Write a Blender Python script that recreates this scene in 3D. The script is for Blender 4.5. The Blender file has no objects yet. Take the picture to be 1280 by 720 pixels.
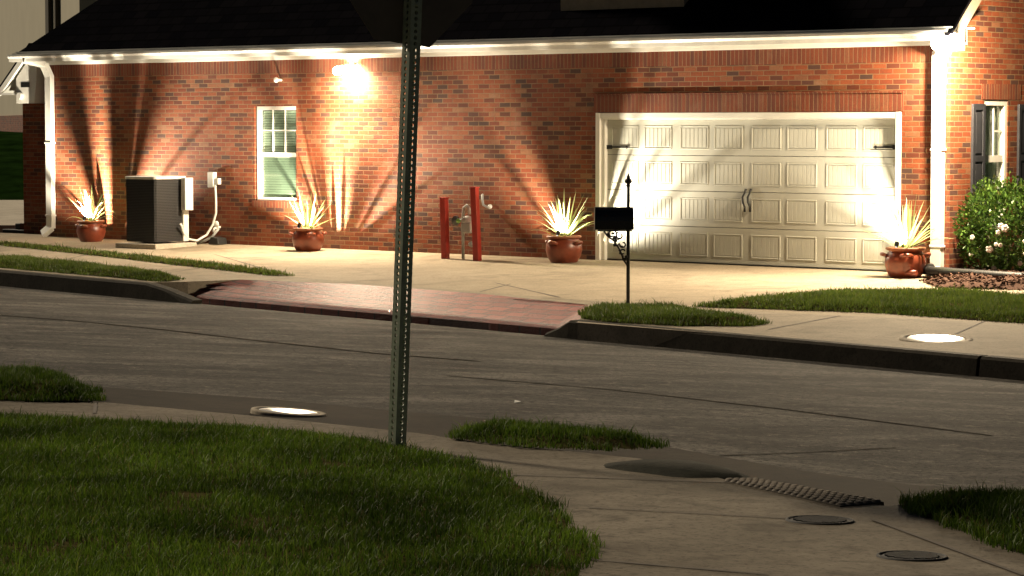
import bpy, bmesh, math, random
import numpy as np
from mathutils import Vector, Matrix
random.seed(7); RNG = np.random.default_rng(11)
PI = math.pi; R = math.radians
scene = bpy.context.scene
C = scene.collection

# ------------------------------------------------------------------ camera model
EYE = 1.955; F_PX = 3275.0; CX, CY = 640.0, 360.0
PITCH = math.atan((360 - 154) / F_PX)
cp, sp = math.cos(PITCH), math.sin(PITCH)
def ray(px, py):
    a = (px - CX) / F_PX; b = -(py - CY) / F_PX
    return Vector((a, cp + b * sp, -sp + b * cp))
def hit(px, py, pl):
    """point where the line of sight meets the ground plane z = a + b x + c y"""
    a, b, c = pl; d = ray(px, py)
    k = (a - EYE) / (d.z - b * d.x - c * d.y)
    return Vector((d.x * k, d.y * k, EYE + d.z * k))
def zof(pl, x, y): return pl[0] + pl[1] * x + pl[2] * y
def lift(pl, dz): return (pl[0] + dz, pl[1], pl[2])

P0 = (0.0, 0.0, 0.0)
u = Vector((3872 / F_PX, -1 / cp, 0)).normalized()      # along the garage wall, to the right
bk = Vector((-u.y, u.x, 0))                              # to the back of the house
nv = -bk
Wp = hit(940, 333, P0)
def plane_from_dist(p, n, z0, k):                        # z = z0 + k * (P-p).n
    return (z0 - k * (p.x * n.x + p.y * n.y), k * n.x, k * n.y)
PA = plane_from_dist(Wp, nv, -0.03, -0.013)               # house side of the street
kr = hit(1240, 445, PA); kl = hit(0, 337, PA)
rdir = Vector((kr.x - kl.x, kr.y - kl.y, 0)).normalized()
rn = Vector((rdir.y, -rdir.x, 0))
PR = plane_from_dist(kr, rn, -0.33, 0.0486)             # road, rising to the near side
PN = (0.67, -0.015, -0.03)                                 # near side of the street
# wall-local frame
def wall_origin(px):
    d = ray(px, 300); d = Vector((d.x, d.y, 0))
    # intersect the vertical wall plane
    k = (Wp.x * nv.x + Wp.y * nv.y) / (d.x * nv.x + d.y * nv.y)
    return Vector((d.x * k, d.y * k, 0))
HO = wall_origin(58)
HANG = math.atan2(u.y, u.x)
def W(px, py, t=0.0):
    """(s, z) on the plane standing t in front of the garage wall"""
    d = ray(px, py); p = HO + nv * t
    k = (p.x * nv.x + p.y * nv.y) / (d.x * nv.x + d.y * nv.y)
    q = Vector((d.x * k, d.y * k, EYE + d.z * k))
    return ((q - HO).dot(u), q.z)
def G(s, t, z=0.0):                                      # local -> world
    p = HO + u * s + nv * t
    return Vector((p.x, p.y, z))
LEN = W(1186, 340)[0]
def SW(px, py):
    """(depth behind the front, z) on the right-hand end wall"""
    p = HO + u * LEN; d = ray(px, py)
    k = (p.x * u.x + p.y * u.y) / (d.x * u.x + d.y * u.y)
    q = Vector((d.x * k, d.y * k, EYE + d.z * k))
    return ((q - HO).dot(bk), q.z)

# ------------------------------------------------------------------ helpers
class MB:
    def __init__(s): s.v = []; s.f = []; s.m = []; s.sm = []
    def add(s, vs, fs, mi=0, smooth=False):
        o = len(s.v); s.v += [tuple(p) for p in vs]
        for f in fs: s.f.append(tuple(o + i for i in f)); s.m.append(mi); s.sm.append(smooth)
    def box(s, x0, x1, y0, y1, z0, z1, mi=0):
        vs = [(x, y, z) for z in (z0, z1) for y in (y0, y1) for x in (x0, x1)]
        s.add(vs, [(0, 2, 3, 1), (4, 5, 7, 6), (0, 1, 5, 4), (2, 6, 7, 3), (0, 4, 6, 2), (1, 3, 7, 5)], mi)
    def prism(s, poly, ax, a0, a1, mi=0):
        """poly of 2d points extruded along axis ax ('x','y','z')"""
        def mk(p, a):
            return {'x': (a, p[0], p[1]), 'y': (p[0], a, p[1]), 'z': (p[0], p[1], a)}[ax]
        n = len(poly); vs = [mk(p, a0) for p in poly] + [mk(p, a1) for p in poly]
        fs = [tuple(range(n)), tuple(range(2 * n - 1, n - 1, -1))]
        fs += [(i, i + n, (i + 1) % n + n, (i + 1) % n) for i in range(n)]
        s.add(vs, fs, mi)
    def tube(s, pts, r, n=10, mi=0, smooth=True, cap=True):
        pts = [Vector(p) for p in pts]
        rs = r if isinstance(r, (list, tuple)) else [r] * len(pts)
        vs = []; prev = None
        for i, p in enumerate(pts):
            t = (pts[min(i + 1, len(pts) - 1)] - pts[max(i - 1, 0)]).normalized()
            if prev is None:
                a = Vector((0, 0, 1)) if abs(t.z) < .9 else Vector((1, 0, 0)); x = t.cross(a).normalized()
            else: x = (prev - t * prev.dot(t)).normalized()
            prev = x; y = t.cross(x)
            for k in range(n):
                an = 2 * PI * k / n; vs.append(p + (x * math.cos(an) + y * math.sin(an)) * rs[i])
        fs = [(i * n + k, i * n + (k + 1) % n, (i + 1) * n + (k + 1) % n, (i + 1) * n + k) for i in range(len(pts) - 1) for k in range(n)]
        s.add(vs, fs, mi, smooth)
        if cap:
            m = len(pts) - 1
            s.add([vs[k] for k in range(n)], [tuple(range(n - 1, -1, -1))], mi)
            s.add([vs[m * n + k] for k in range(n)], [tuple(range(n))], mi)
    def lathe(s, prof, c=(0, 0, 0), n=28, mi=0, smooth=True):
        vs = [(c[0] + r * math.cos(2 * PI * k / n), c[1] + r * math.sin(2 * PI * k / n), c[2] + z) for r, z in prof for k in range(n)]
        fs = [(i * n + k, i * n + (k + 1) % n, (i + 1) * n + (k + 1) % n, (i + 1) * n + k) for i in range(len(prof) - 1) for k in range(n)]
        s.add(vs, fs, mi, smooth)
    def ball(s, c, r, n=12, mi=0, sc=(1, 1, 1)):
        prof = [(math.sin(PI * i / 8), -math.cos(PI * i / 8)) for i in range(9)]
        vs = [(c[0] + sc[0] * r * a * math.cos(2 * PI * k / n), c[1] + sc[1] * r * a * math.sin(2 * PI * k / n), c[2] + sc[2] * r * b) for a, b in prof for k in range(n)]
        fs = [(i * n + k, i * n + (k + 1) % n, (i + 1) * n + (k + 1) % n, (i + 1) * n + k) for i in range(8) for k in range(n)]
        s.add(vs, fs, mi, True)
    def build(s, name, mats, parent=None, bevel=0.0, tri=False, loc=None):
        me = bpy.data.meshes.new(name)
        me.from_pydata(s.v, [], s.f)
        if not isinstance(mats, (list, tuple)): mats = [mats]
        for m in mats: me.materials.append(m)
        me.polygons.foreach_set('material_index', s.m)
        me.polygons.foreach_set('use_smooth', s.sm)
        bm = bmesh.new(); bm.from_mesh(me)
        bmesh.ops.remove_doubles(bm, verts=bm.verts, dist=1e-5)
        if tri: bmesh.ops.triangulate(bm, faces=[f for f in bm.faces if len(f.verts) > 4])
        bmesh.ops.recalc_face_normals(bm, faces=bm.faces)
        bm.to_mesh(me); bm.free(); me.update()
        o = bpy.data.objects.new(name, me); C.objects.link(o)
        if parent is not None: o.parent = parent
        if loc is not None: o.location = loc
        if bevel > 0:
            b = o.modifiers.new('bevel', 'BEVEL'); b.width = bevel; b.segments = 2; b.limit_method = 'ANGLE'; b.angle_limit = R(40)
        return o
def tag(o, label=None, cat=None, group=None, kind=None):
    if label: o['label'] = label
    if cat: o['category'] = cat
    if group: o['group'] = group
    if kind: o['kind'] = kind
    return o
def thing(name, label, cat, loc=(0, 0, 0), rz=0.0, group=None):
    o = bpy.data.objects.new(name, None); C.objects.link(o); o.empty_display_size = .2
    o.location = loc; o.rotation_euler = (0, 0, rz)
    return tag(o, label, cat, group)

# ------------------------------------------------------------------ materials
class NT:
    def __init__(s, name):
        s.m = bpy.data.materials.new(name); s.m.use_nodes = True
        s.t = s.m.node_tree; s.b = s.t.nodes['Principled BSDF']; s.out = s.t.nodes['Material Output']
    def n(s, ty, **kw):
        x = s.t.nodes.new(ty)
        for k, v in kw.items(): setattr(x, k, v)
        return x
    def l(s, a, b): s.t.links.new(a, b)
    def coords(s, kind='Object', sc=None):
        c = s.n('ShaderNodeTexCoord'); o = c.outputs[kind]
        if sc is not None:
            mp = s.n('ShaderNodeMapping'); s.l(o, mp.inputs[0]); mp.inputs['Scale'].default_value = sc; o = mp.outputs[0]
        return o
    def noise(s, vec, scale, detail=6, rough=.6, dist=0):
        x = s.n('ShaderNodeTexNoise'); s.l(vec, x.inputs['Vector'])
        x.inputs['Scale'].default_value = scale; x.inputs['Detail'].default_value = detail
        x.inputs['Roughness'].default_value = rough; x.inputs['Distortion'].default_value = dist
        return x.outputs['Fac']
    def ramp(s, fac, stops, mode='LINEAR'):
        x = s.n('ShaderNodeValToRGB'); s.l(fac, x.inputs[0]); cr = x.color_ramp; cr.interpolation = mode
        while len(cr.elements) < len(stops): cr.elements.new(.5)
        for e, (p, c) in zip(cr.elements, stops):
            e.position = p; e.color = (*c, 1) if len(c) == 3 else c
        return x.outputs[0]
    def mix(s, fac, a, b, bt='MIX'):
        x = s.n('ShaderNodeMix', data_type='RGBA', blend_type=bt)
        if isinstance(fac, (int, float)): x.inputs[0].default_value = fac
        else: s.l(fac, x.inputs[0])
        for i, q in ((6, a), (7, b)):
            if isinstance(q, tuple): x.inputs[i].default_value = (*q, 1)
            else: s.l(q, x.inputs[i])
        return x.outputs[2]
    def math(s, op, a, b=None, clamp=False):
        x = s.n('ShaderNodeMath', operation=op); x.use_clamp = clamp
        for i, q in enumerate((a, b)):
            if q is None: continue
            if isinstance(q, (int, float)): x.inputs[i].default_value = q
            else: s.l(q, x.inputs[i])
        return x.outputs[0]
    def bump(s, h, strength=.3, dist=.01):
        x = s.n('ShaderNodeBump'); s.l(h, x.inputs['Height']); x.inputs['Strength'].default_value = strength; x.inputs['Distance'].default_value = dist
        s.l(x.outputs[0], s.b.inputs['Normal'])
    def base(s, col):
        if isinstance(col, tuple): s.b.inputs['Base Color'].default_value = (*col, 1)
        else: s.l(col, s.b.inputs['Base Color'])
    def set(s, rough=.6, metal=0, spec=None):
        s.b.inputs['Roughness'].default_value = rough; s.b.inputs['Metallic'].default_value = metal
        if spec is not None: s.b.inputs['Specular IOR Level'].default_value = spec
        return s.m
def plain(name, col, rough=.5, metal=0, vary=.15, scale=8, spec=None, bump=0):
    t = NT(name); v = t.coords(); f = t.noise(v, scale)
    d = tuple(c * (1 - vary) for c in col); e = tuple(min(1, c * (1 + vary)) for c in col)
    t.base(t.ramp(f, [(.3, d), (.7, e)]))
    if bump: t.bump(t.noise(v, scale * 6), bump, .005)
    return t.set(rough, metal, spec)

def brick_mat(name, axes, soldier=False, dark=1.0):
    t = NT(name); c = t.n('ShaderNodeTexCoord'); sx = t.n('ShaderNodeSeparateXYZ'); t.l(c.outputs['Object'], sx.inputs[0])
    cb = t.n('ShaderNodeCombineXYZ')
    a, b = sx.outputs[axes[0]], sx.outputs[axes[1]]
    if soldier: a, b = t.math('ADD', b, .45), a     # one upright brick fills each band
    t.l(a, cb.inputs[0]); t.l(b, cb.inputs[1]); vec = cb.outputs[0]
    # slightly wobbling courses
    wob = t.n('ShaderNodeTexNoise'); t.l(vec, wob.inputs['Vector']); wob.inputs['Scale'].default_value = 9
    vm = t.n('ShaderNodeVectorMath', operation='MULTIPLY_ADD'); t.l(wob.outputs['Color'], vm.inputs[0]); vm.inputs[1].default_value = (.007, .007, 0); t.l(vec, vm.inputs[2])
    br = t.n('ShaderNodeTexBrick'); t.l(vm.outputs[0], br.inputs['Vector'])
    br.offset = 0.0 if soldier else .5
    br.inputs['Color1'].default_value = (0, 0, 0, 1); br.inputs['Color2'].default_value = (1, 1, 1, 1); br.inputs['Mortar'].default_value = (.5, .5, .5, 1)
    br.inputs['Scale'].default_value = 1; br.inputs['Mortar Size'].default_value = .0065; br.inputs['Mortar Smooth'].default_value = .25
    br.inputs['Brick Width'].default_value = .205; br.inputs['Row Height'].default_value = .0685
    br.inputs['Bias'].default_value = 0
    if soldier: br.inputs['Brick Width'].default_value = 1.0
    # a second random number for every brick from a big-offset noise
    rnd = br.outputs['Color']
    col = t.ramp(rnd, [(0, (.045, .034, .03)), (.06, (.055, .034, .028)), (.17, (.11, .020, .007)), (.36, (.25, .044, .010)), (.62, (.34, .068, .014)), (.9, (.37, .092, .024)), (1, (.38, .18, .085))])
    if soldier: col = t.mix(.55, col, (.24, .052, .024))
    n1 = t.noise(vec, 1.1, 3); col = t.mix(t.math('MULTIPLY', n1, .55), col, (.23, .055, .016))
    n2 = t.noise(vec, 38, 5, .7); col = t.mix(t.math('MULTIPLY', t.math('SUBTRACT', n2, .42, True), 1.1, True), col, (.07, .022, .014))
    # chalky bloom in drifts
    n3 = t.noise(vec, .8, 6, .65, .6); bl = t.ramp(n3, [(.56, (0, 0, 0)), (.70, (1, 1, 1))])
    n4 = t.noise(vec, 1.7, 5, .7, 1.2); col = t.mix(t.math('MULTIPLY', t.math('SUBTRACT', n4, .5, True), 2.2, True), col, (.10, .035, .022))
    col = t.mix(t.math('MULTIPLY', bl, t.math('MULTIPLY', rnd, .38)), col, (.42, .31, .23))
    mort = t.ramp(t.noise(vec, 5), [(.3, (.20, .105, .048)), (.7, (.33, .195, .095))])
    col = t.mix(br.outputs['Fac'], col, mort)
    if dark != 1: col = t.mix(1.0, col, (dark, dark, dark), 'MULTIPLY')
    t.base(col)
    h = t.math('ADD', t.math('MULTIPLY', br.outputs['Fac'], -1.0), t.math('MULTIPLY', n2, .5))
    t.bump(h, .55, .012)
    return t.set(.85)

def concrete(name, c0, c1, sc=.6, rough=.85, streak=0.0, speck=34, spec=.06):
    t = NT(name); v = t.coords()
    a = t.noise(v, sc, 8, .62, .4); b = t.noise(v, sc * 9, 6, .7); d = t.noise(v, speck, 4, .8)
    col = t.ramp(a, [(.28, c0), (.72, c1)])
    col = t.mix(t.math('MULTIPLY', t.math('SUBTRACT', b, .45, True), 1.4, True), col, tuple(x * .55 for x in c0))
    col = t.mix(t.math('MULTIPLY', t.math('SUBTRACT', d, .5, True), 4.0, True), col, tuple(x * .4 for x in c0))
    e = t.noise(v, sc * 3.2, 4, .55, 1.6); col = t.mix(t.math('MULTIPLY', t.math('SUBTRACT', e, .52, True), 2.6, True), col, tuple(x * .5 for x in c0))
    t.base(col); t.bump(t.math('ADD', d, b), .35, .006)
    return t.set(rough, 0, spec)

M = {}
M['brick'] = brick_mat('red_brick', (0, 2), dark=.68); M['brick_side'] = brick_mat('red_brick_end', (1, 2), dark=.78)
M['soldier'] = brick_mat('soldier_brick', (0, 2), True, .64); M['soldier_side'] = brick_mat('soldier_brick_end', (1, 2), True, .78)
M['trim'] = plain('white_trim', (.80, .785, .73), .45, vary=.08, scale=3)
M['gutter'] = plain('gutter_enamel', (.80, .79, .74), .35, vary=.1, scale=4)
M['door'] = plain('door_enamel', (.50, .50, .44), .42, vary=.07, scale=2)
M['black'] = plain('black_metal', (.012, .012, .012), .4, vary=.3, scale=20)
M['shutter'] = plain('shutter_paint', (.035, .037, .045), .45, vary=.2)
M['blind'] = plain('blind_dimmed', (.36, .40, .33), .5, vary=.06)
M['room'] = plain('dark_room', (.04, .045, .04), .9)
M['curtain'] = plain('curtain_cloth', (.55, .55, .52), .9)
M['pot'] = plain('glazed_terracotta', (.19, .04, .017), .36, vary=.3, scale=7, spec=.6, bump=.1)
M['soil'] = plain('potting_soil', (.03, .02, .013), .95, vary=.4, scale=30)
M['pvc'] = plain('pvc_white', (.66, .65, .60), .5)
M['greybox'] = plain('grey_enamel', (.36, .36, .34), .5)
M['red'] = plain('red_paint', (.36, .028, .018), .45, vary=.2, scale=6)
M['acdark'] = None
M['siding'] = plain('beige_siding', (.46, .42, .31), .8, vary=.06, scale=.6)
M['bronze'] = plain('dark_bronze', (.045, .035, .02), .6)
M['beige'] = plain('beige_board', (.24, .21, .155), .7)
M['rubber'] = plain('black_plastic', (.014, .014, .013), .45, vary=.3)
M['galv'] = plain('green_galvanised', (.36, .41, .30), .55, metal=0.0, vary=.25, scale=12)
M['signback'] = plain('dull_aluminium', (.13, .105, .08), .7, vary=.2, scale=5)
M['signfront'] = plain('sign_red', (.4, .01, .015), .5)
M['driveway'] = concrete('driveway_concrete', (.29, .24, .17), (.40, .335, .245), .35)
M['joint'] = plain('joint_dirt', (.07, .055, .04), .95)
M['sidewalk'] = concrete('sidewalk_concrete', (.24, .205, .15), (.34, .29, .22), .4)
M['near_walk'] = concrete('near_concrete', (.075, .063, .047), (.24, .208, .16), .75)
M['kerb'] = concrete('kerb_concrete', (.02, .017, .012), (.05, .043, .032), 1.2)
M['pad'] = concrete('pad_concrete', (.45, .40, .32), (.55, .50, .41), .3)
M['iron'] = plain('cast_iron', (.010, .009, .008), .8, 0, vary=.4, scale=20, bump=.3)
M['steel'] = plain('worn_steel', (.75, .74, .70), .34, 1.0, vary=.1, scale=6)
M['ring'] = concrete('collar_concrete', (.30, .26, .2), (.42, .37, .29), 2)
M['paper'] = plain('paper', (.8, .78, .72), .8)

def asphalt():
    t = NT('asphalt'); v = t.coords()
    mp = t.n('ShaderNodeMapping'); t.l(v, mp.inputs[0]); mp.inputs['Rotation'].default_value = (0, 0, -math.atan2(rdir.y, rdir.x) - .15); mp.inputs['Scale'].default_value = (.45, 1.1, 1)
    a = t.noise(mp.outputs[0], .8, 5, .6, 1.5); b = t.noise(v, .7, 4, .6, .8); c = t.noise(v, 20, 3, .9); d = t.noise(v, 6, 5, .95)
    col = t.ramp(a, [(.36, (.026, .023, .019)), (.5, (.064, .058, .049)), (.64, (.130, .118, .100))])
    col = t.mix(t.math('MULTIPLY', t.math('SUBTRACT', b, .47, True), 2.6, True), col, (.032, .027, .021))
    col = t.mix(t.math('MULTIPLY', t.math('SUBTRACT', c, .5, True), 9, True), col, (.010, .009, .007))
    col = t.mix(t.math('MULTIPLY', t.math('SUBTRACT', d, .55, True), 8, True), col, (.17, .15, .12))
    vo = t.n('ShaderNodeTexVoronoi', feature='DISTANCE_TO_EDGE'); wv = t.n('ShaderNodeVectorMath', operation='ADD')
    wn_ = t.n('ShaderNodeTexNoise'); t.l(v, wn_.inputs['Vector']); wn_.inputs['Scale'].default_value = 1.3; t.l(v, wv.inputs[0]); t.l(wn_.outputs['Color'], wv.inputs[1])
    t.l(wv.outputs[0], vo.inputs['Vector']); vo.inputs['Scale'].default_value = .34
    ck = t.ramp(vo.outputs['Distance'], [(0, (1, 1, 1)), (.010, (0, 0, 0))]); col = t.mix(t.math('MULTIPLY', ck, .7), col, (.012, .01, .008))
    t.base(col); t.bump(t.math('ADD', c, t.math('MULTIPLY', d, .8)), .8, .02)
    return t.set(.9, 0, .12)
M['asphalt'] = asphalt()

def pavers():
    t = NT('stamped_red_pavers'); v = t.coords()
    mp = t.n('ShaderNodeMapping'); t.l(v, mp.inputs[0]); mp.inputs['Rotation'].default_value = (0, 0, -math.atan2(rdir.y, rdir.x))
    br = t.n('ShaderNodeTexBrick'); t.l(mp.outputs[0], br.inputs['Vector']); br.inputs['Scale'].default_value = 1
    br.inputs['Brick Width'].default_value = .34; br.inputs['Row Height'].default_value = .17; br.inputs['Mortar Size'].default_value = .016
    br.inputs['Color1'].default_value = (.14, .018, .011, 1); br.inputs['Color2'].default_value = (.25, .045, .028, 1); br.inputs['Mortar'].default_value = (.06, .022, .018, 1)
    n = t.noise(v, 1.3, 6, .7, .5); col = t.mix(t.ramp(n, [(.5, (0, 0, 0)), (.75, (.35, .35, .35))]), br.outputs['Color'], (.28, .10, .072))
    n2 = t.noise(v, 25, 4, .8); col = t.mix(t.math('MULTIPLY', t.math('SUBTRACT', n2, .5, True), 1.4), col, (.1, .03, .025))
    t.base(col); h = t.math('ADD', t.math('MULTIPLY', br.outputs['Fac'], -1), t.math('MULTIPLY', n2, .8)); t.bump(h, 1.0, .02)
    return t.set(.55, 0, .22)
M['pavers'] = pavers()

def shingles():
    t = NT('asphalt_shingles'); c = t.n('ShaderNodeTexCoord')
    br = t.n('ShaderNodeTexBrick'); t.l(c.outputs['Object'], br.inputs['Vector']); br.inputs['Scale'].default_value = 1
    br.inputs['Brick Width'].default_value = .3; br.inputs['Row Height'].default_value = .14; br.inputs['Mortar Size'].default_value = .008
    br.inputs['Color1'].default_value = (.0045, .0045, .006, 1); br.inputs['Color2'].default_value = (.008, .0075, .009, 1); br.inputs['Mortar'].default_value = (.003, .003, .003, 1)
    t.base(br.outputs['Color']); t.bump(t.noise(c.outputs['Object'], 120), .4, .004)
    return t.set(1, 0, 0)
M['roof'] = shingles()

def leafmat(name, lo, hi, rough=.5, trans=.25, per_island=True, patch=0.0, pscale=1.2, dry=(.10, .085, .03)):
    t = NT(name)
    g = t.n('ShaderNodeNewGeometry'); v = t.coords()
    col = t.ramp(g.outputs['Random Per Island'], [(0, lo), (.85, hi), (.90, hi), (1, dry)])
    if patch:
        n = t.noise(v, pscale, 5, .65, .5); col = t.mix(t.ramp(n, [(.38, (patch,) * 3), (.62, (0, 0, 0))]), col, tuple(x * .3 for x in lo))
    t.base(col); t.set(rough, 0, .3)
    tr = t.n('ShaderNodeBsdfTranslucent'); t.l(col, tr.inputs[0]); mx = t.n('ShaderNodeMixShader'); mx.inputs[0].default_value = trans
    t.l(t.b.outputs[0], mx.inputs[1]); t.l(tr.outputs[0], mx.inputs[2]); t.l(mx.outputs[0], t.out.inputs[0])
    return t.m
M['grass'] = leafmat('grass_blade', (.06, .125, .010), (.18, .28, .03), .6, .3, patch=.88, pscale=.8, dry=(.22, .17, .07))  # patch paints the lawn's shadowy bands into the blade colour
M['grass_far'] = leafmat('grass_blade_far', (.06, .11, .015), (.15, .20, .03), .6, .3, patch=.4)
M['yucca'] = leafmat('strap_leaf', (.30, .37, .13), (.58, .64, .34), .35, .4, dry=(.5, .46, .22))
M['bush'] = leafmat('bush_leaf', (.02, .05, .01), (.075, .14, .02), .4, .2)
M['petal'] = plain('petal_white', (.75, .68, .62), .7)
M['turf'] = plain('turf_soil', (.05, .042, .018), 1.0, vary=.5, scale=9, bump=.4, spec=0)
M['mulch'] = concrete('bark_mulch', (.05, .028, .02), (.15, .085, .06), 6, .95, speck=40)

def acmat():
    t = NT('louvre_grille'); c = t.n('ShaderNodeTexCoord'); s = t.n('ShaderNodeSeparateXYZ'); t.l(c.outputs['Object'], s.inputs[0])
    w = t.math('FRACT', t.math('MULTIPLY', s.outputs[2], 40.0)); f = t.math('GREATER_THAN', w, .45)
    t.base(t.mix(f, (.008, .008, .009), (.045, .045, .045))); t.bump(f, .7, .01)
    return t.set(.45, .2)
M['acdark'] = acmat()

def glass():
    t = NT('window_glass'); t.t.nodes.remove(t.b)
    tr = t.n('ShaderNodeBsdfTransparent'); tr.inputs[0].default_value = (.86, .92, .88, 1)
    gl = t.n('ShaderNodeBsdfGlossy'); gl.inputs['Roughness'].default_value = .03
    v = t.coords(); nz = t.noise(v, 3); fr = t.n('ShaderNodeLayerWeight'); fr.inputs[0].default_value = .18
    mx = t.n('ShaderNodeMixShader'); t.l(t.math('ADD', t.math('MULTIPLY', fr.outputs[1], .5), t.math('MULTIPLY', nz, .02)), mx.inputs[0])
    t.l(tr.outputs[0], mx.inputs[1]); t.l(gl.outputs[0], mx.inputs[2]); t.l(mx.outputs[0], t.out.inputs[0]); return t.m
M['glass'] = glass()
def glow(name, col, st):
    t = NT(name); t.base(col); v = t.coords(); f = t.noise(v, 5)
    t.b.inputs['Emission Color'].default_value = (*col, 1); t.l(t.math('ADD', t.math('MULTIPLY', f, st * .2), st * .9), t.b.inputs['Emission Strength']); return t.m
M['bulb'] = glow('flood_bulb', (1, .86, .66), 60)
M['bulb_led'] = glow('spot_lens', (1, .93, .78), 40)

# ------------------------------------------------------------------ ground, street
def slab(name, pts, mat, th=.3, kind='structure', label=None, extra=None):
    """pts: world vectors of the top outline; closed solid going th down"""
    m = MB(); n = len(pts)
    m.add([*pts], [tuple(range(n))]); low = [Vector((p.x, p.y, p.z - th)) for p in pts]
    m.add([*pts, *low], [(i, (i + 1) % n, (i + 1) % n + n, i + n) for i in range(n)])
    if extra: extra(m)
    o = m.build(name, mat, tri=True); o['kind'] = kind
    if label: o['label'] = label
    return o
def strip(m, p, q, w, pl, dz=.004, mi=1):
    """thin dark joint drawn flat on a plane"""
    p = Vector((p.x, p.y, 0)); q = Vector((q.x, q.y, 0)); d = (q - p).normalized(); s = Vector((-d.y, d.x, 0)) * (w / 2)
    N = 8; vs = []
    for i in range(N + 1):
        c = p.lerp(q, i / N); jit = s * random.uniform(.7, 1.35)
        for k in (-1, 1):
            a = c + jit * k; vs.append((a.x, a.y, zof(pl, a.x, a.y) + dz))
    m.add(vs, [(2 * i, 2 * i + 1, 2 * i + 3, 2 * i + 2) for i in range(N)], mi)

# distant ground: one sheet to the horizon
m = MB()
Y0, Y1, Y2 = 67.5, 81.0, 900.0
rows = [(-60, -.9), (40, -.9), (52.5, -.12), (Y0, -.02), (71, .35), (75, .95), (Y1, 1.62), (140, 1.75), (Y2, 1.8)]
xs = [-900, -60, -30, -20, -10, 0, 20, 60, 900]
vs = [(x, y, z) for y, z in rows for x in xs]; nx = len(xs)
m.add(vs, [(j * nx + i, j * nx + i + 1, (j + 1) * nx + i + 1, (j + 1) * nx + i) for j in range(len(rows) - 1) for i in range(nx - 1)])
g = m.build('ground', plain('bank_turf', (.008, .02, .004), 1.0, spec=0, vary=.5, scale=1.5, bump=.4)); g['kind'] = 'structure'

# road
far = lambda k: Vector((kr.x, kr.y, 0)) + rdir * k
def rp(k, d):
    p = far(k) + rn * d; return Vector((p.x, p.y, zof(PR, p.x, p.y)))
def seams(m):
    for run, w_ in (([(-60, 390), (90, 401), (210, 413), (330, 427), (470, 442), (600, 452)], .07), ([(560, 470), (760, 487), (980, 512), (1240, 545)], .035), ([(900, 570), (1010, 566), (1120, 560)], .02)):
        for a, b in zip(run[:-1], run[1:]): strip(m, hit(*a, PR), hit(*b, PR), w_, PR, .003)
slab('road', [rp(-140, .0), rp(140, .0), rp(140, 10.5), rp(-140, 10.5)], [M['asphalt'], plain('tar_seam', (.034, .030, .024), 1.0, vary=.4, spec=0)], .3, extra=seams)

A = lambda px, py: hit(px, py, PA)
Rd = lambda px, py, dz=0: hit(px, py, lift(PR, dz))
N_ = lambda px, py, dz=0: hit(px, py, lift(PN, dz))

L1 = [(-420, 262), (0, 306), (200, 328), (360, 346), (640, 368), (870, 386), (1280, 405), (1800, 428), (2700, 466)]
ws, wt = -14.0, 22.0
# driveway: concrete from the wall to the pavement line
def joints(m):
    for a, b in [((30, 299), (175, 326)), ((250, 313), (360, 345)), ((478, 322), (700, 372)), ((925, 341), (1000, 372)), ((440, 330), (1100, 372)), ((560, 341), (280, 322)), ((690, 342), (600, 365))]:
        strip(m, A(*a), A(*b), .03, PA)
pts = [G(-30, -.3, .0045), G(34, -.3, .0045)] + [A(*p) for p in reversed(L1)]
slab('driveway', pts, [M['driveway'], M['joint']], .3, extra=joints)
KT = [(-420, 296), (0, 337), (179, 353.3)]
kt_r = [(722, 403), (1000, 425), (1240, 445), (1800, 493.8), (2700, 572.2)]
AP_TOP = [(235, 352), (300, 349.5), (440, 355), (600, 367), (735, 381)]
def wjoints(m):
    for a, b in [((960, 412), (1050, 395)), ((1180, 424), (1230, 402)), ((640, 372), (735, 381)), ((60, 330), (110, 318)), ((200, 343), (250, 335)), ((430, 353), (480, 350))]:
        strip(m, A(*a), A(*b), .022, PA)
pts = [A(*p) for p in L1] + [A(*p) for p in reversed(kt_r)] + [A(*p) for p in reversed(AP_TOP)] + [A(*p) for p in reversed(KT)]
slab('sidewalk', pts, [M['sidewalk'], M['joint']], .3, extra=wjoints)
# apron of stamped red pavers, falling to the street
m = MB(); top = [A(179, 353.3), *[A(*p) for p in AP_TOP], A(722, 403)]; lo = [Rd(x, y, .045) for x, y in [(174, 365.2), (205, 368.2), (270, 374.2), (420, 387.4), (560, 399.4), (688, 410.4), (700, 411.5)]]
for i in range(6):
    for j in range(4):
        f0, f1 = j / 4, (j + 1) / 4
        m.add([top[i].lerp(lo[i], f0), top[i + 1].lerp(lo[i + 1], f0), top[i + 1].lerp(lo[i + 1], f1), top[i].lerp(lo[i], f1)], [(0, 1, 2, 3)], 0, True)
    d = Vector((0, 0, -.12)); m.add([lo[i], lo[i + 1], lo[i + 1] + d, lo[i] + d], [(0, 1, 2, 3)])
o = m.build('driveway_apron', M['pavers']); o['kind'] = 'structure'

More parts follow.
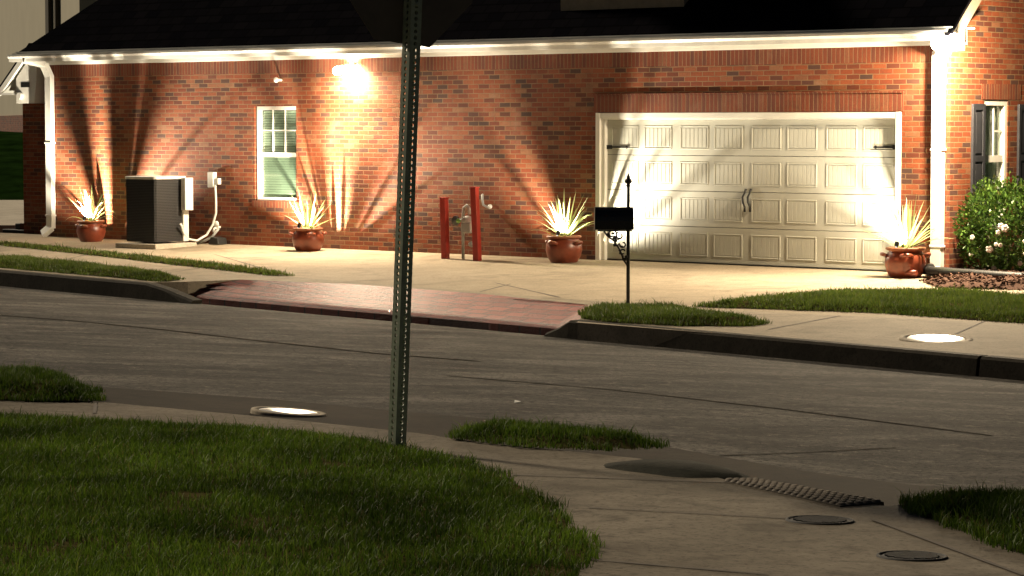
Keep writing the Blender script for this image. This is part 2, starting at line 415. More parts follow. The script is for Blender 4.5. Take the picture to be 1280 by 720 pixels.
# far kerbs: rounded stones in two runs
def kerb(name, toppix, ends, mat):
    m = MB(); prof_pts = []
    pts = []
    for p in toppix:
        k = (A(p[0], 337 + .0871 * p[0]) - kr).dot(rdir); q = far(k) + rn * .13; pts.append(Vector((q.x, q.y, zof(PA, q.x, q.y))))
    ring = []
    for i, p in enumerate(pts):
        f = ends[i]
        zr = zof(PR, p.x, p.y) - .05
        zt = zr + .05 + (p.z + .004 - zr - .05) * f
        b = p - rn * .16
        ring.append([Vector((b.x, b.y, zr)), Vector((b.x, b.y, zt)), Vector((p.x - rn.x * .03, p.y - rn.y * .03, zt)), Vector((p.x, p.y, zt - .025)), Vector((p.x + rn.x * .03, p.y + rn.y * .03, zr))])
    vs = [v for r_ in ring for v in r_]
    m.add(vs, [(5 * i + k, 5 * i + k + 1, 5 * i + k + 6, 5 * i + k + 5) for i in range(len(pts) - 1) for k in range(4)])
    m.add(ring[0], [(0, 1, 2, 3, 4)]); m.add(ring[-1], [(4, 3, 2, 1, 0)])
    o = m.build(name, mat); o['kind'] = 'structure'; return o
kerb('kerb', [(-420, 296), (0, 337), (90, 345), (165, 352), (192, 353.2), (215, 354), (250, 356)], [1, 1, 1, 1, 1, .75, .2], M['kerb'])
kerb('kerb', [(692, 406), (708, 403.5), (722, 403), (850, 413), (1000, 425), (1233, 444.4)], [.2, .55, 1, 1, 1, 1], M['kerb'])
kerb('kerb', [(1237, 444.8), (1400, 458), (1800, 493), (2700, 572)], [1, 1, 1, 1], M['kerb'])

# near side: concrete walk + corner
NW = [(-500, 470), (0, 494), (122, 502), (330, 521), (520, 541), (600, 553), (800, 573), (905, 599), (1010, 618), (1110, 633), (1145, 628), (1180, 640), (1300, 690), (1500, 760)]
pts = [N_(*p) for p in NW] + [Vector((9, 1, zof(PN, 9, 1))), Vector((9, -6, zof(PN, 9, -6))), Vector((-14, -6, zof(PN, -14, -6))), Vector((-14, 10, zof(PN, -14, 10)))]
def njoints(m):
    for a, b in [((640, 594), (980, 606)), ((735, 700), (960, 719)), ((120, 503), (118, 517)), ((735, 635), (1010, 650)), ((1090, 650), (1280, 720))]:
        strip(m, N_(*a), N_(*b), .02, PN)
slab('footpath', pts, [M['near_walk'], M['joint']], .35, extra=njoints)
# dark gutter pan along the near kerb line
m = MB()
gp_o = [(-500, 462), (0, 488), (130, 484), (330, 498), (520, 516), (640, 526), (830, 558), (1000, 588), (1140, 606), (1300, 618), (1900, 655)]
gp_i = [(-500, 474), (0, 499), (122, 506), (330, 525), (520, 545), (600, 557), (800, 577), (905, 605), (1110, 640), (1300, 690), (1900, 880)]
vo = [Rd(*p, .012) for p in gp_o]; vi = [Rd(*p, .03) for p in gp_i]
m.add(vo + vi, [(i, i + 1, i + 12, i + 11) for i in range(10)])
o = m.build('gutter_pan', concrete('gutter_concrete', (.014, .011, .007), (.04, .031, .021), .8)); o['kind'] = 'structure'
# kerb hump beside the ramp
m = MB(); hp = [(735, 573), (765, 575), (800, 578), (835, 582), (865, 586), (890, 591), (908, 596)]
c = [N_(x, y + 4, 0) for x, y in hp]; nh_ = len(hp)
prof = [(-.26, -.05), (-.22, .04), (-.14, .085), (-.04, .10), (.06, .09), (.15, .05), (.22, -.02)]; hs = [.15, .6, .9, 1.05, 1.05, .8, .2]; npf = len(prof)
ring = []
for i, p in enumerate(c):
    d = (c[min(i + 1, nh_ - 1)] - c[max(i - 1, 0)]); d.z = 0; d.normalize(); s_ = Vector((-d.y, d.x, 0))
    ring += [p + s_ * (a * (.7 + .3 * hs[i]) + random.uniform(-.012, .012)) + Vector((0, 0, (b * .3 + .05) * hs[i] - .045 + random.uniform(-.004, .004))) for a, b in prof]
m.add(ring, [(npf * i + k, npf * i + k + 1, npf * i + k + npf + 1, npf * i + k + npf) for i in range(nh_ - 1) for k in range(npf - 1)], 0, True)
m.add(ring[:npf], [tuple(range(npf))]); m.add(ring[-npf:], [tuple(range(npf - 1, -1, -1))])
o = m.build('kerb', concrete('dark_kerb', (.010, .011, .007), (.035, .034, .024), 2)); o['kind'] = 'structure'  # one dark greenish concrete tone over the whole hump

# tactile panel
tp = [N_(905, 601), N_(945, 601), N_(1105, 629), N_(1050, 634)]
c0 = sum(tp, Vector()) / 4
t_ = thing('tactile_paving', 'worn tactile panel with rows of raised bumps on the near ramp', 'tactile paving', c0)
m = MB(); m.add([p - c0 + Vector((0, 0, .006)) for p in tp] + [p - c0 - Vector((0, 0, .05)) for p in tp], [(0, 1, 2, 3), (0, 1, 5, 4), (1, 2, 6, 5), (2, 3, 7, 6), (3, 0, 4, 7)])
m.build('panel', plain('worn_panel', (.045, .035, .024), .85, vary=.3, scale=5), t_)
m = MB()
nu, nw = 5, 19
for j in range(nw):
    for i in range(nu):
        a = (i + .5) / nu; b = (j + .5) / nw
        p = (tp[0].lerp(tp[1], a)).lerp(tp[3].lerp(tp[2], a), b) - c0
        m.lathe([(.026, .004), (.02, .013), (.011, .016), (.0005, .016)], (p.x, p.y, p.z), 8)
m.build('bumps', plain('bump_concrete', (.10, .078, .052), .8, vary=.3), t_)

# covers
def cover(px, py, pl, r, mat, label, collar=0.0, aim=None, grp=None, dz=.012):
    p = hit(px, py, pl)
    t_ = thing('manhole_cover', label, 'manhole cover', p, 0, grp)
    nn = Vector((-pl[1], -pl[2], 1)).normalized()
    if aim: nn = (nn * 1.6 + ((aim - p).normalized() + (Vector((0, 0, EYE)) - p).normalized()).normalized()).normalized()   # tipped a few degrees so the lamp's glint reaches the eye
    t_.rotation_euler = nn.to_track_quat('Z', 'Y').to_euler()
    if mat is M['iron']: dz = .003
    m = MB(); m.lathe([(r, -.03), (r, dz - .004), (r - .006, dz), (r * .5, dz + .001), (.0005, dz + .001)], n=40); m.build('lid', mat, t_)
    if mat is M['iron']:
        dz = .005
        m = MB()
        for i in range(-4, 5):
            y = i * r * .2; h = math.sqrt(max(0, (r * .86) ** 2 - y * y)); m.box(-h, h, y - .006, y + .006, dz - .004, dz + .003)
        m.build('ribs', mat, t_)
    R2 = r + max(collar, .018)
    m = MB(); m.lathe([(r + .004, -.03), (r + .004, dz + .002), (R2 - .004, dz + .002), (R2, dz - .008), (R2, -.05)], n=40)
    m.build('collar', M['ring'] if collar else M['iron'], t_)
    return t_
cover(1170, 424.5, PA, .28, M['steel'], 'shiny round steel manhole cover in the pavement across the street', .075, aim=G(LEN + .3, .4, 3.0))
cover(361, 516.5, lift(PR, .03), .19, M['steel'], 'shiny round steel cover in the near gutter left of the sign post', .05, aim=G(W(432, 82, .3)[0], .3, 2.85))
cover(1025, 651, PN, .125, M['iron'], 'dark cast iron valve cover nearer the tactile panel', 0)
cover(1140, 696, PN, .115, M['iron'], 'dark cast iron valve cover at the bottom right corner', 0)
m = MB(); p = Rd(647, 503, .004); m.add([p + Vector(v) for v in [(-.025, -.02, 0), (.03, -.025, .012), (.035, .02, .004), (-.02, .03, .014)]], [(0, 1, 2, 3)])
m.add([p + Vector(v) for v in [(-.025, -.02, -.002), (.03, -.025, .010), (.035, .02, .002), (-.02, .03, .012)]], [(3, 2, 1, 0)])
tag(m.build('paper_scrap', M['paper']), 'small white paper scrap lying on the dark street', 'litter')

# ------------------------------------------------------------------ grass
def inside(poly, x, y):
    r = np.zeros(len(x), bool); n = len(poly)
    for i in range(n):
        x1, y1 = poly[i]; x2, y2 = poly[(i + 1) % n]
        c = ((y1 > y) != (y2 > y)) & (x < (x2 - x1) * (y - y1) / (y2 - y1 + 1e-12) + x1); r ^= c
    return r
def edge_dist(poly, x, y):
    d = np.full(len(x), 1e9); n = len(poly)
    for i in range(n):
        ax, ay = poly[i]; bx, by = poly[(i + 1) % n]; dx, dy = bx - ax, by - ay
        t = np.clip(((x - ax) * dx + (y - ay) * dy) / (dx * dx + dy * dy + 1e-12), 0, 1)
        d = np.minimum(d, np.hypot(x - ax - t * dx, y - ay - t * dy))
    return d
def vnoise(x, y, sc, seed):
    r = np.random.default_rng(seed); g = r.random((64, 64)); X = x * sc; Y = y * sc
    i = np.floor(X).astype(int); j = np.floor(Y).astype(int); fx = X - i; fy = Y - j; fx = fx * fx * (3 - 2 * fx); fy = fy * fy * (3 - 2 * fy)
    q = lambda a, b: g[a % 64, b % 64]
    return (q(i, j) * (1 - fx) + q(i + 1, j) * fx) * (1 - fy) + (q(i, j + 1) * (1 - fx) + q(i + 1, j + 1) * fx) * fy
def grass(name, pts, pl, dens, h, w, mound, label, mat, overhang=.06, seed=1, rise=.12, tuft=.6, rag=.30):
    poly = [(p.x, p.y) for p in pts]; P = np.array(poly)
    x0, y0 = P.min(0) - .1; x1, y1 = P.max(0) + .1
    rng = np.random.default_rng(seed)
    def ground_z(x, y):
        e = edge_dist(poly, x, y); ins = inside(poly, x, y)
        s = np.where(ins, np.clip(e / rise, 0, 1), 0); s = s * s * (3 - 2 * s)
        return pl[0] + pl[1] * x + pl[2] * y + .003 + s * mound * (.7 + .6 * vnoise(x, y, 1.7, seed + 5))
    # turf base mesh
    step = max(.06, math.sqrt((x1 - x0) * (y1 - y0) / 9000)); gx = np.arange(x0, x1 + step, step); gy = np.arange(y0, y1 + step, step)
    XX, YY = np.meshgrid(gx, gy); xf, yf = XX.ravel(), YY.ravel(); keep = inside(poly, xf, yf) | (edge_dist(poly, xf, yf) < .02)
    zf = ground_z(xf, yf); nx = len(gx); base_v = np.stack([xf, yf, zf], 1)
    fi = []
    for j in range(len(gy) - 1):
        for i in range(nx - 1):
            q = (j * nx + i, j * nx + i + 1, (j + 1) * nx + i + 1, (j + 1) * nx + i)
            if all(keep[k] for k in q): fi.append(q)
    used = sorted({k for q in fi for k in q}); mp = {k: i for i, k in enumerate(used)}
    bv = base_v[used] if used else np.zeros((0, 3)); bf = [tuple(mp[k] for k in q) for q in fi]
    # blades
    area = (x1 - x0) * (y1 - y0); n = int(area * dens)
    x = rng.uniform(x0, x1, n); y = rng.uniform(y0, y1, n)
    e = edge_dist(poly, x, y); ins = (inside(poly, x, y) & (e > rag * vnoise(x, y, 5.0, seed + 9) ** 1.5 * rng.random(n))) | (e < overhang * rng.random(n) * vnoise(x, y, 4.0, seed + 8) * 1.6)
    ins &= (vnoise(x, y, 2.3, seed + 12) * .6 + vnoise(x, y, 7.0, seed + 13) * .4 > .30 * rng.random(n) + .12)
    x, y = x[ins], y[ins]; n = len(x); z = ground_z(x, y) - .004
    tn = vnoise(x, y, 3.1, seed + 1) * .55 + vnoise(x, y, 9.0, seed + 2) * .45
    hh = h * (.35 + tuft * tn + .75 * rng.random(n) ** 2.5 + 1.1 * (rng.random(n) > .985)); ph = rng.uniform(0, 2 * PI, n); le = rng.uniform(0, 2 * PI, n); la = hh * rng.uniform(.1, .75, n)
    ww = w * rng.uniform(.7, 1.3, n)
    cx, sy = np.cos(ph) * ww / 2, np.sin(ph) * ww / 2
    b = np.stack([x, y, z], 1); side = np.stack([cx, sy, np.zeros(n)], 1); ld = np.stack([np.cos(le), np.sin(le), np.zeros(n)], 1)
    mid = b + ld * (la * .3)[:, None] + np.array([0, 0, 1]) * (hh * .6)[:, None]; tip = b + ld * la[:, None] + np.array([0, 0, 1]) * (hh * .95)[:, None]
    V = np.stack([b - side, b + side, mid - side * .75, mid + side * .75, tip], 1).reshape(-1, 3)
    o0 = len(bv); allv = np.concatenate([bv, V]); k = o0 + np.arange(n) * 5
    me = bpy.data.meshes.new(name)
    quads = np.stack([k, k + 1, k + 3, k + 2], 1); tris = np.stack([k + 2, k + 3, k + 4], 1)
    bfa = np.array(bf, int).reshape(-1, 4)
    loops = np.concatenate([bfa.ravel(), quads.ravel(), tris.ravel()]); tot = np.concatenate([np.full(len(bfa) + n, 4), np.full(n, 3)])
    st = np.concatenate([[0], np.cumsum(tot)[:-1]])
    me.vertices.add(len(allv)); me.vertices.foreach_set('co', allv.ravel().astype(np.float32))
    me.loops.add(len(loops)); me.loops.foreach_set('vertex_index', loops.astype(np.int32))
    me.polygons.add(len(tot)); me.polygons.foreach_set('loop_start', st.astype(np.int32)); me.polygons.foreach_set('loop_total', tot.astype(np.int32))
    me.materials.append(M['turf']); me.materials.append(mat)
    me.polygons.foreach_set('material_index', np.concatenate([np.zeros(len(bfa)), np.ones(2 * n)]).astype(np.int32))
    me.update(); me.validate()
    o = bpy.data.objects.new(name, me); C.objects.link(o); tag(o, label, 'grass', kind='stuff'); return o
grass('lawn_grass', [N_(*p) for p in [(-160, 518), (0, 524), (150, 530), (330, 541), (440, 551), (505, 562), (575, 578), (620, 592), (665, 618), (705, 648), (730, 680), (735, 700), (705, 735), (640, 775), (-160, 775)]], PN, 7000, .040, .0045, .035, 'dim mown lawn in the near corner under the sign post', M['grass'], seed=3, rise=.35)
grass('verge_grass', [N_(*p) for p in [(-160, 478), (0, 480), (60, 480), (118, 490), (122, 503), (60, 503), (0, 501), (-160, 490)]], lift(PN, .01), 11000, .042, .005, .10, 'thick grass clump at the left edge beside the near gutter', M['grass'], seed=4, rise=.25)
grass('verge_grass', [N_(*p) for p in [(562, 550), (590, 540), (640, 541), (730, 548), (815, 557), (826, 563), (760, 566), (660, 561)]], lift(PN, .01), 11000, .042, .005, .05, 'long narrow grass island between the near walk and the street', M['grass'], seed=5, rise=.2)
grass('verge_grass', [N_(*p) for p in [(1138, 628), (1160, 625), (1300, 632), (1420, 640), (1420, 740), (1280, 692), (1185, 655), (1145, 643)]], PN, 10000, .048, .005, .06, 'dark grass clump at the right edge beside the tactile panel', M['grass'], seed=6, rise=.25)
grass('verge_grass', [A(*p) for p in [(-160, 308), (0, 324), (90, 332), (180, 342), (228, 350), (205, 353), (100, 343.5), (0, 335), (-160, 319)]], lift(PA, .006), 4200, .045, .008, .06, 'grass verge behind the far kerb left of the red apron', M['grass_far'], seed=7, rise=.25)
grass('verge_grass', [A(*p) for p in [(0, 303.5), (120, 316), (240, 328), (330, 339), (365, 345.5), (340, 345), (230, 333), (120, 320), (0, 307)]], lift(PA, .006), 1500, .05, .010, .02, 'thin line of grass in the joint before the air conditioner', M['grass_far'], seed=8, rise=.1)
grass('verge_grass', [A(*p) for p in [(724, 392), (740, 387), (850, 388), (900, 396), (960, 405), (940, 408), (850, 408), (760, 403), (728, 399)]], lift(PA, .006), 4800, .05, .008, .06, 'grass verge at the foot of the mailbox', M['grass_far'], seed=9, rise=.25)
grass('lawn_grass', [A(*p) for p in [(868, 384), (960, 375), (1050, 367), (1200, 368), (1300, 375), (1650, 400), (1650, 426), (1280, 405), (1100, 392), (960, 387)]], lift(PA, .006), 4200, .048, .008, .05, 'bright strip of lawn before the flowering bush', M['grass_far'], seed=10, rise=.25)

# ------------------------------------------------------------------ the brick house
H = thing('brick_house', 'long red brick house with white double garage door and white eaves', 'house', HO, HANG)
DEP = 9.0; OV = .36
zf = W(617, 69)[1]                       # underside of the frieze board
zg = W(617, 52.5, OV + .10)[1]           # gutter lip
ZT = zg - .03
def holed(m, s0, s1, z0, z1, holes, y=0.0, depth=.11, axis='x', mi=0, ri=0):
    """a wall skin with rectangular openings and their reveals; axis 'x': lies along x at y; axis 'y': along y at x=y"""
    mk = (lambda s, d, z: (s, y + d, z)) if axis == 'x' else (lambda s, d, z: (y - d, s, z))
    ss = sorted({s0, s1, *[h[0] for h in holes], *[h[1] for h in holes]}); zz = sorted({z0, z1, *[h[2] for h in holes], *[h[3] for h in holes]})
    for i in range(len(ss) - 1):
        for j in range(len(zz) - 1):
            a, b, c, d = ss[i], ss[i + 1], zz[j], zz[j + 1]; cs, cz = (a + b) / 2, (c + d) / 2
            if any(h[0] < cs < h[1] and h[2] < cz < h[3] for h in holes): continue
            m.add([mk(a, 0, c), mk(b, 0, c), mk(b, 0, d), mk(a, 0, d)], [(0, 1, 2, 3)], mi)
    for h in holes:
        a, b, c, d = h
        for p, q in (((a, c), (a, d)), ((b, c), (b, d)), ((a, d), (b, d)), ((a, c), (b, c))):
            m.add([mk(p[0], 0, p[1]), mk(q[0], 0, q[1]), mk(q[0], depth, q[1]), mk(p[0], depth, p[1])], [(0, 1, 2, 3)], ri)
GX0, GZ1 = W(745, 141); GX1 = W(1127, 137)[0]
garage = (GX0, GX1, -.25, GZ1)
wx0, wz1 = W(318, 133); wx1 = W(370, 133)[0]; wz0 = W(345, 251)[1]
win = (wx0, wx1, wz0, wz1)
SY0 = SW(1229.5, 150)[0]; SY1 = SW(1260, 150)[0]; sz1 = SW(1245, 125)[1]; sz0 = .55
swin = (SY0, SY1, sz0, sz1)
m = MB()
holed(m, 0, LEN, -.3, zf + .3, [garage, win], 0)
holed(m, 0, DEP, -.3, zf + .3, [swin], LEN, axis='y', mi=1, ri=1)
PITCHR = .93
m.add([(LEN, 0, zf + .3), (LEN, DEP, zf + .3), (LEN, DEP / 2, zf + .3 + PITCHR * DEP / 2)], [(0, 1, 2)], 1)
m.add([(0, 0, -.3), (0, DEP, -.3), (0, DEP, zf + .3), (0, 0, zf + .3)], [(0, 1, 2, 3)], 1)
m.add([(0, DEP, -.3), (LEN, DEP, -.3), (LEN, DEP, zf + .3), (0, DEP, zf + .3)], [(0, 1, 2, 3)], 0)
m.build('wall', [M['brick'], M['brick_side']], H)
# soldier courses (3 mm to 15 mm proud)
m = MB(); m.box(.01, LEN - .02, -.006, .02, zf - .205, zf - .002); m.build('soldier_course', M['soldier'], H)
lz0, lz1 = GZ1 + .005, W(742, 119.5)[1]
m = MB(); m.box(GX0 - .03, GX1 + .03, -.014, .03, lz0, lz1); m.box(GX0 - .04, GX1 + .04, -.03, .02, lz1 + .002, lz1 + .022); m.build('soldier_course', M['soldier'], H)
m = MB(); m.box(wx0 - .04, wx1 + .05, -.035, .04, wz0 - .11, wz0 - .004); m.build('window_sill', M['soldier'], H)
m = MB(); m.box(LEN - .02, LEN + .008, SY0 - .06, SY1 + .32, sz1 + .006, sz1 + .21); m.build('soldier_course', M['soldier_side'], H)
# frieze, soffit, gutter
m = MB(); m.box(-.12, LEN + .03, -.035, -.002, zf, zf + .205); m.box(-.12, LEN + .03, -.06, -.036, zf + .15, zf + .205)
m.box(LEN - .0, LEN + .002 + .03, -.035, .35, zf + .01, zf + .2)
m.build('frieze_board', M['trim'], H, .004)
m = MB(); m.box(-.34, LEN + .2, -OV, .25, zf + .206, zf + .226); m.build('soffit', M['trim'], H)
gp = [(-OV - .002, zg - .125), (-OV - .07, zg - .125), (-OV - .085, zg - .07), (-OV - .115, zg - .035), (-OV - .115, zg), (-OV - .105, zg), (-OV - .105, zg - .03), (-OV - .07, zg - .065), (-OV - .06, zg - .11), (-OV - .012, zg - .11), (-OV - .012, zg + .01), (-OV - .002, zg + .01)]
m = MB(); m.prism(gp, 'x', -.42, LEN + .16); m.box(-.42, LEN + .16, -OV, -OV + .02, zf + .2, zg + .005)
o = m.build('gutter', M['gutter'], H, tri=True)
# roof: hip at the left, gable at the right
e = OV + .02; x0, x1, y0, y1 = -.42, LEN + .22, -e, DEP + e
half = (y1 - y0) / 2; zr = ZT + PITCHR * half; yr = (y0 + y1) / 2
m = MB()
vt = [(x0, y0, ZT), (x1, y0, ZT), (x1, y1, ZT), (x0, y1, ZT), (x0 + half, yr, zr), (x1, yr, zr)]
m.add(vt, [(0, 1, 5, 4), (2, 3, 4, 5), (3, 0, 4)])
vb = [(x, y, z - .05) for x, y, z in vt]; m.add(vt + vb, [(0, 1, 7, 6), (1, 5, 11, 7), (5, 2, 8, 11), (2, 3, 9, 8), (3, 0, 6, 9)]); m.add(vb, [(0, 1, 5, 4), (2, 3, 4, 5), (3, 0, 4)])
m.build('roof', M['roof'], H)
# rake boards on the right gable
m = MB()
for sgn in (0, 1):
    pa = (-e + .0, ZT - .06) if sgn == 0 else (DEP + e, ZT - .06); pb = (yr, zr - .06)
    m.prism([pa, pb, (pb[0], pb[1] - .24), (pa[0], pa[1] - .24)], 'x', LEN + .04, LEN + .20)
m.prism([(-e, ZT - .22), (-e, ZT - .06), (.02, ZT - .06 + .2), (.02, ZT - .22)], 'x', LEN + .045, LEN + .19)
m.build('rake_board', M['beige'], H)
# dormer
dy = .3
for _ in range(30): dy = (W(778, 11, -dy)[1] - ZT) / PITCHR - e
dx0 = W(701, 12.5, -dy)[0]; dx1 = W(855, 9, -dy)[0]
dzb = ZT + PITCHR * (dy + e) - .02
DR = MB(); DR.box(dx0, dx1, dy, dy + 3.0, dzb - .3, dzb + 1.6); dm = DR.build('dormer', M['beige'], H)
m = MB(); mid = (dx0 + dx1) / 2
m.prism([(dx0 - .25, dzb + 1.45), (mid, dzb + 2.6), (dx1 + .25, dzb + 1.45), (dx1 + .25, dzb + 1.62), (mid, dzb + 2.8), (dx0 - .25, dzb + 1.62)], 'y', dy - .2, dy + 3.3); m.build('dormer_roof', M['roof'], dm)
# downspouts
def spout(path, name='downspout', wdt=.085, dpt=.065):
    m = MB()
    for a, b in zip(path[:-1], path[1:]):
        a, b = Vector(a), Vector(b); d = (b - a).normalized()
        X = Vector((1, 0, 0)) if abs(d.x) < .8 else Vector((0, 0, 1)); Y = d.cross(X).normalized(); X = Y.cross(d)
        aa, bb = a - d * .02, b + d * .02
        c = [(-1, -1), (1, -1), (1, 1), (-1, 1)]
        vs = [aa + X * i * wdt / 2 + Y * j * dpt / 2 for i, j in c] + [bb + X * i * wdt / 2 + Y * j * dpt / 2 for i, j in c]
        m.add(vs, [(0, 1, 2, 3), (7, 6, 5, 4), (0, 4, 5, 1), (1, 5, 6, 2), (2, 6, 7, 3), (3, 7, 4, 0)])
        # corrugation ribs
        for q in (-.25, .25):
            vs = [p + X * q * wdt + Y * (dpt / 2 * sg) for sg in (1,) for p in (aa, bb)]
    for zc in (.35, 1.6):
        s_ = path[3][0]; m.box(s_ - wdt / 2 - .012, s_ + wdt / 2 + .012, -.115, -.002, zc, zc + .03)
    return m.build(name, M['gutter'], H, .006)
sl = W(62.5, 200, .06)[0]; sr = W(1172.5, 200, .06)[0]
spout([(sl - .22, -OV - .04, zg - .1), (sl - .03, -.14, zf + .0), (sl, -.055, zf - .2), (sl, -.055, .16), (sl - .12, -.12, .05)], wdt=.15, dpt=.09)
spout([(sr + .24, -OV - .05, zg - .1), (sr + .17, -.28, zg - .24), (sr, -.06, zf - .10), (sr, -.06, .10), (sr, -.10, .02)], wdt=.155, dpt=.10)

# garage door
fx0, fx1 = W(759.5, 250, -.1)[0], W(1124, 250, -.1)[0]; fz1 = GZ1 - .10
m = MB(); m.box(GX0, GX0 + .075, -.012, .10, -.05, GZ1); m.box(GX0 + .075, fx0, .03, .10, -.05, GZ1 - .05)
m.box(fx1, GX1, -.012, .10, -.05, GZ1); m.box(GX0 + .076, fx1 - .001, -.006, .10, fz1 + .02, GZ1); m.box(GX0 + .076, fx1 - .001, .03, .105, fz1, fz1 + .019)
m.build('door_frame', M['trim'], H, .004)
y = .10; nrow, ncol = 4, 8; bot = .015; dh = (fz1 - bot) / nrow; dw = (fx1 - fx0) / ncol
m = MB(); 
for r_ in range(nrow):
    z0 = bot + r_ * dh
    m.box(fx0, fx1, y, y + .04, z0 + .004, z0 + dh - .004)
    for c_ in range(ncol):
        off = (.012 if c_ % 2 == 0 else -.012)
        a, b = fx0 + c_ * dw + .062 + off, fx0 + (c_ + 1) * dw - .062 + off; c, d = z0 + .085, z0 + dh - .085
        for (p, q, r2, s2) in ((a, b, c, c + .02), (a, b, d - .02, d), (a, a + .02, c + .0205, d - .0205), (b - .02, b, c + .0205, d - .0205)):
            m.prism([(y - .0005, r2), (y - .009, r2 + .007), (y - .009, s2 - .007), (y - .0005, s2)], 'x', p, q)
        nb = 6; wb = (b - a - .064) / nb
        for k in range(nb):
            m.box(a + .032 + k * wb + .004, a + .032 + (k + 1) * wb - .004, y - .005, y - .0006, c + .032, d - .032)
gd = m.build('garage_door', M['door'], H, .0025)
gd['label'] = 'cream double garage door with panelled rows'
for s_, sg in ((fx0, 1), (fx1, -1)):
    m = MB(); zc = W(775 if sg > 0 else 1110, 184, -.08)[1]
    L_ = .40
    m.prism([(s_ + sg * .0, zc - .03), (s_ + sg * .09, zc - .028), (s_ + sg * .1, zc - .013), (s_ + sg * (L_ - .06), zc - .010), (s_ + sg * (L_ - .045), zc - .022), (s_ + sg * L_, zc), (s_ + sg * (L_ - .045), zc + .022), (s_ + sg * (L_ - .06), zc + .010), (s_ + sg * .1, zc + .013), (s_ + sg * .09, zc + .028), (s_ + sg * .0, zc + .03)], 'y', y - .026, y - .0155)
    m.build('hinge', M['black'], gd, tri=True)
for px in (930.5, 937):
    hs_, hz = W(px, 250, -.08); m = MB()
    m.tube([(hs_, y - .015, hz - .16), (hs_ + .012, y - .03, hz - .1), (hs_ - .008, y - .05, hz - .03), (hs_ - .012, y - .05, hz + .04), (hs_ + .01, y - .03, hz + .1), (hs_ + .02, y - .015, hz + .15)], [.016, .012, .015, .015, .012, .018], 8)
    m.build('handle', M['black'], gd)
m = MB(); m.box(fx0, fx1, y - .012, y + .02, -.012, .018); m.build('seal', M['rubber'], gd)
m = MB(); m.box(GX0, GX1, .145, .16, -.3, GZ1); m.build('door_backing', M['room'], H)

# window in the front wall
wn = MB(); ww = wx1 - wx0; wh = wz1 - wz0; yf = .05
fr = .05; b0 = wx0 + .035
wn.box(b0, wx1, yf - .03, yf + .06, wz1 - .06, wz1); wn.box(b0, wx1, yf - .03, yf + .06, wz0, wz0 + .05)
wn.box(b0, b0 + fr, yf - .03, yf + .06, wz0 + .05, wz1 - .06); wn.box(wx1 - .028, wx1, yf - .01, yf + .06, wz0 + .05, wz1 - .06)
wo = wn.build('window', M['trim'], H, .003)
zm = W(345, 193.5, -.05)[1]
m = MB(); m.box(b0 + fr, wx1 - .03, yf - .012, yf + .03, zm - .035, zm + .035)
m.build('meeting_rail', M['trim'], wo)
m = MB(); ix0, ix1 = b0 + fr, wx1 - .03
for k in (1, 2): xx = ix0 + (ix1 - ix0) * k / 3; m.box(xx - .009, xx + .009, yf + .005, yf + .022, zm + .035, wz1 - .06)
zz_ = (zm + wz1) / 2; m.box(ix0, ix1, yf + .006, yf + .021, zz_ - .009, zz_ + .009)
m.build('muntin', M['trim'], wo)
m = MB(); m.box(ix0, ix1, yf + .026, yf + .031, wz0 + .05, zm - .035); m.box(ix0, ix1, yf + .031, yf + .036, zm + .035, wz1 - .06); m.build('pane', M['glass'], wo)
m = MB(); nsl = 34
for k in range(nsl):
    zc = wz0 + .06 + (wh - .13) * k / nsl; tilt = .012 if zc < zm else .006
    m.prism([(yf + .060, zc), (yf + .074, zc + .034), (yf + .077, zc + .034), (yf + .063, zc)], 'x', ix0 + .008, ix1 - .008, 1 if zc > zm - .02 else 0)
m.build('blind', [M['blind'], plain('blind_lit', (.80, .82, .76), .5, vary=.06)], wo)  # upper slats coloured as lit, lower ones darkened in place of a screen
m = MB(); m.box(wx0, wx1, .16, .18, wz0 - .05, wz1 + .05); m.build('window_backing', plain('shade_cloth', (.16, .2, .17), .9), wo)

# window with shutters on the end wall
m = MB(); X = LEN - .045
for (a, b, c, d) in ((SY0, SY1, sz1 - .07, sz1), (SY0, SY1, sz0, sz0 + .06), (SY0, SY0 + .045, sz0 + .06, sz1 - .07), (SY1 - .06, SY1, sz0 + .06, sz1 - .07)):
    m.box(X - .06, X + .03, a, b, c, d)
w2 = m.build('window', M['trim'], H, .003)
zm2 = SW(1245, 198)[1]
m = MB(); m.box(X - .03, X + .012, SY0 + .045, SY1 - .06, zm2 - .05, zm2 + .04); m.build('meeting_rail', M['trim'], w2)
m = MB(); ym = SY0 + (SY1 - SY0) * .55; m.box(X - .02, X - .003, ym - .012, ym + .012, zm2 + .04, sz1 - .07); zq = SW(1245, 164)[1]; m.box(X - .019, X - .004, ym + .012, SY1 - .06, zq - .012, zq + .012); m.build('muntin', M['trim'], w2)
m = MB(); m.box(X - .032, X - .028, SY0 + .045, SY1 - .06, sz0 + .06, sz1 - .07); m.build('pane', M['glass'], w2)
m = MB()
for k in range(14):
    a = SY0 + (SY1 - SY0) * k / 14; b = SY0 + (SY1 - SY0) * (k + 1) / 14
    m.add([(X - .085 - .012 * (k % 2), a, sz0), (X - .085 - .012 * ((k + 1) % 2), b, sz0), (X - .085 - .012 * ((k + 1) % 2), b, sz1), (X - .085 - .012 * (k % 2), a, sz1)], [(0, 1, 2, 3)])
m.build('curtain', M['curtain'], w2)
m = MB(); m.box(LEN - .3, LEN - .28, SY0 - .1, SY1 + .1, sz0 - .1, sz1 + .1); m.build('window_backing', M['room'], w2)
sh_t = SW(1220, 130)[1]
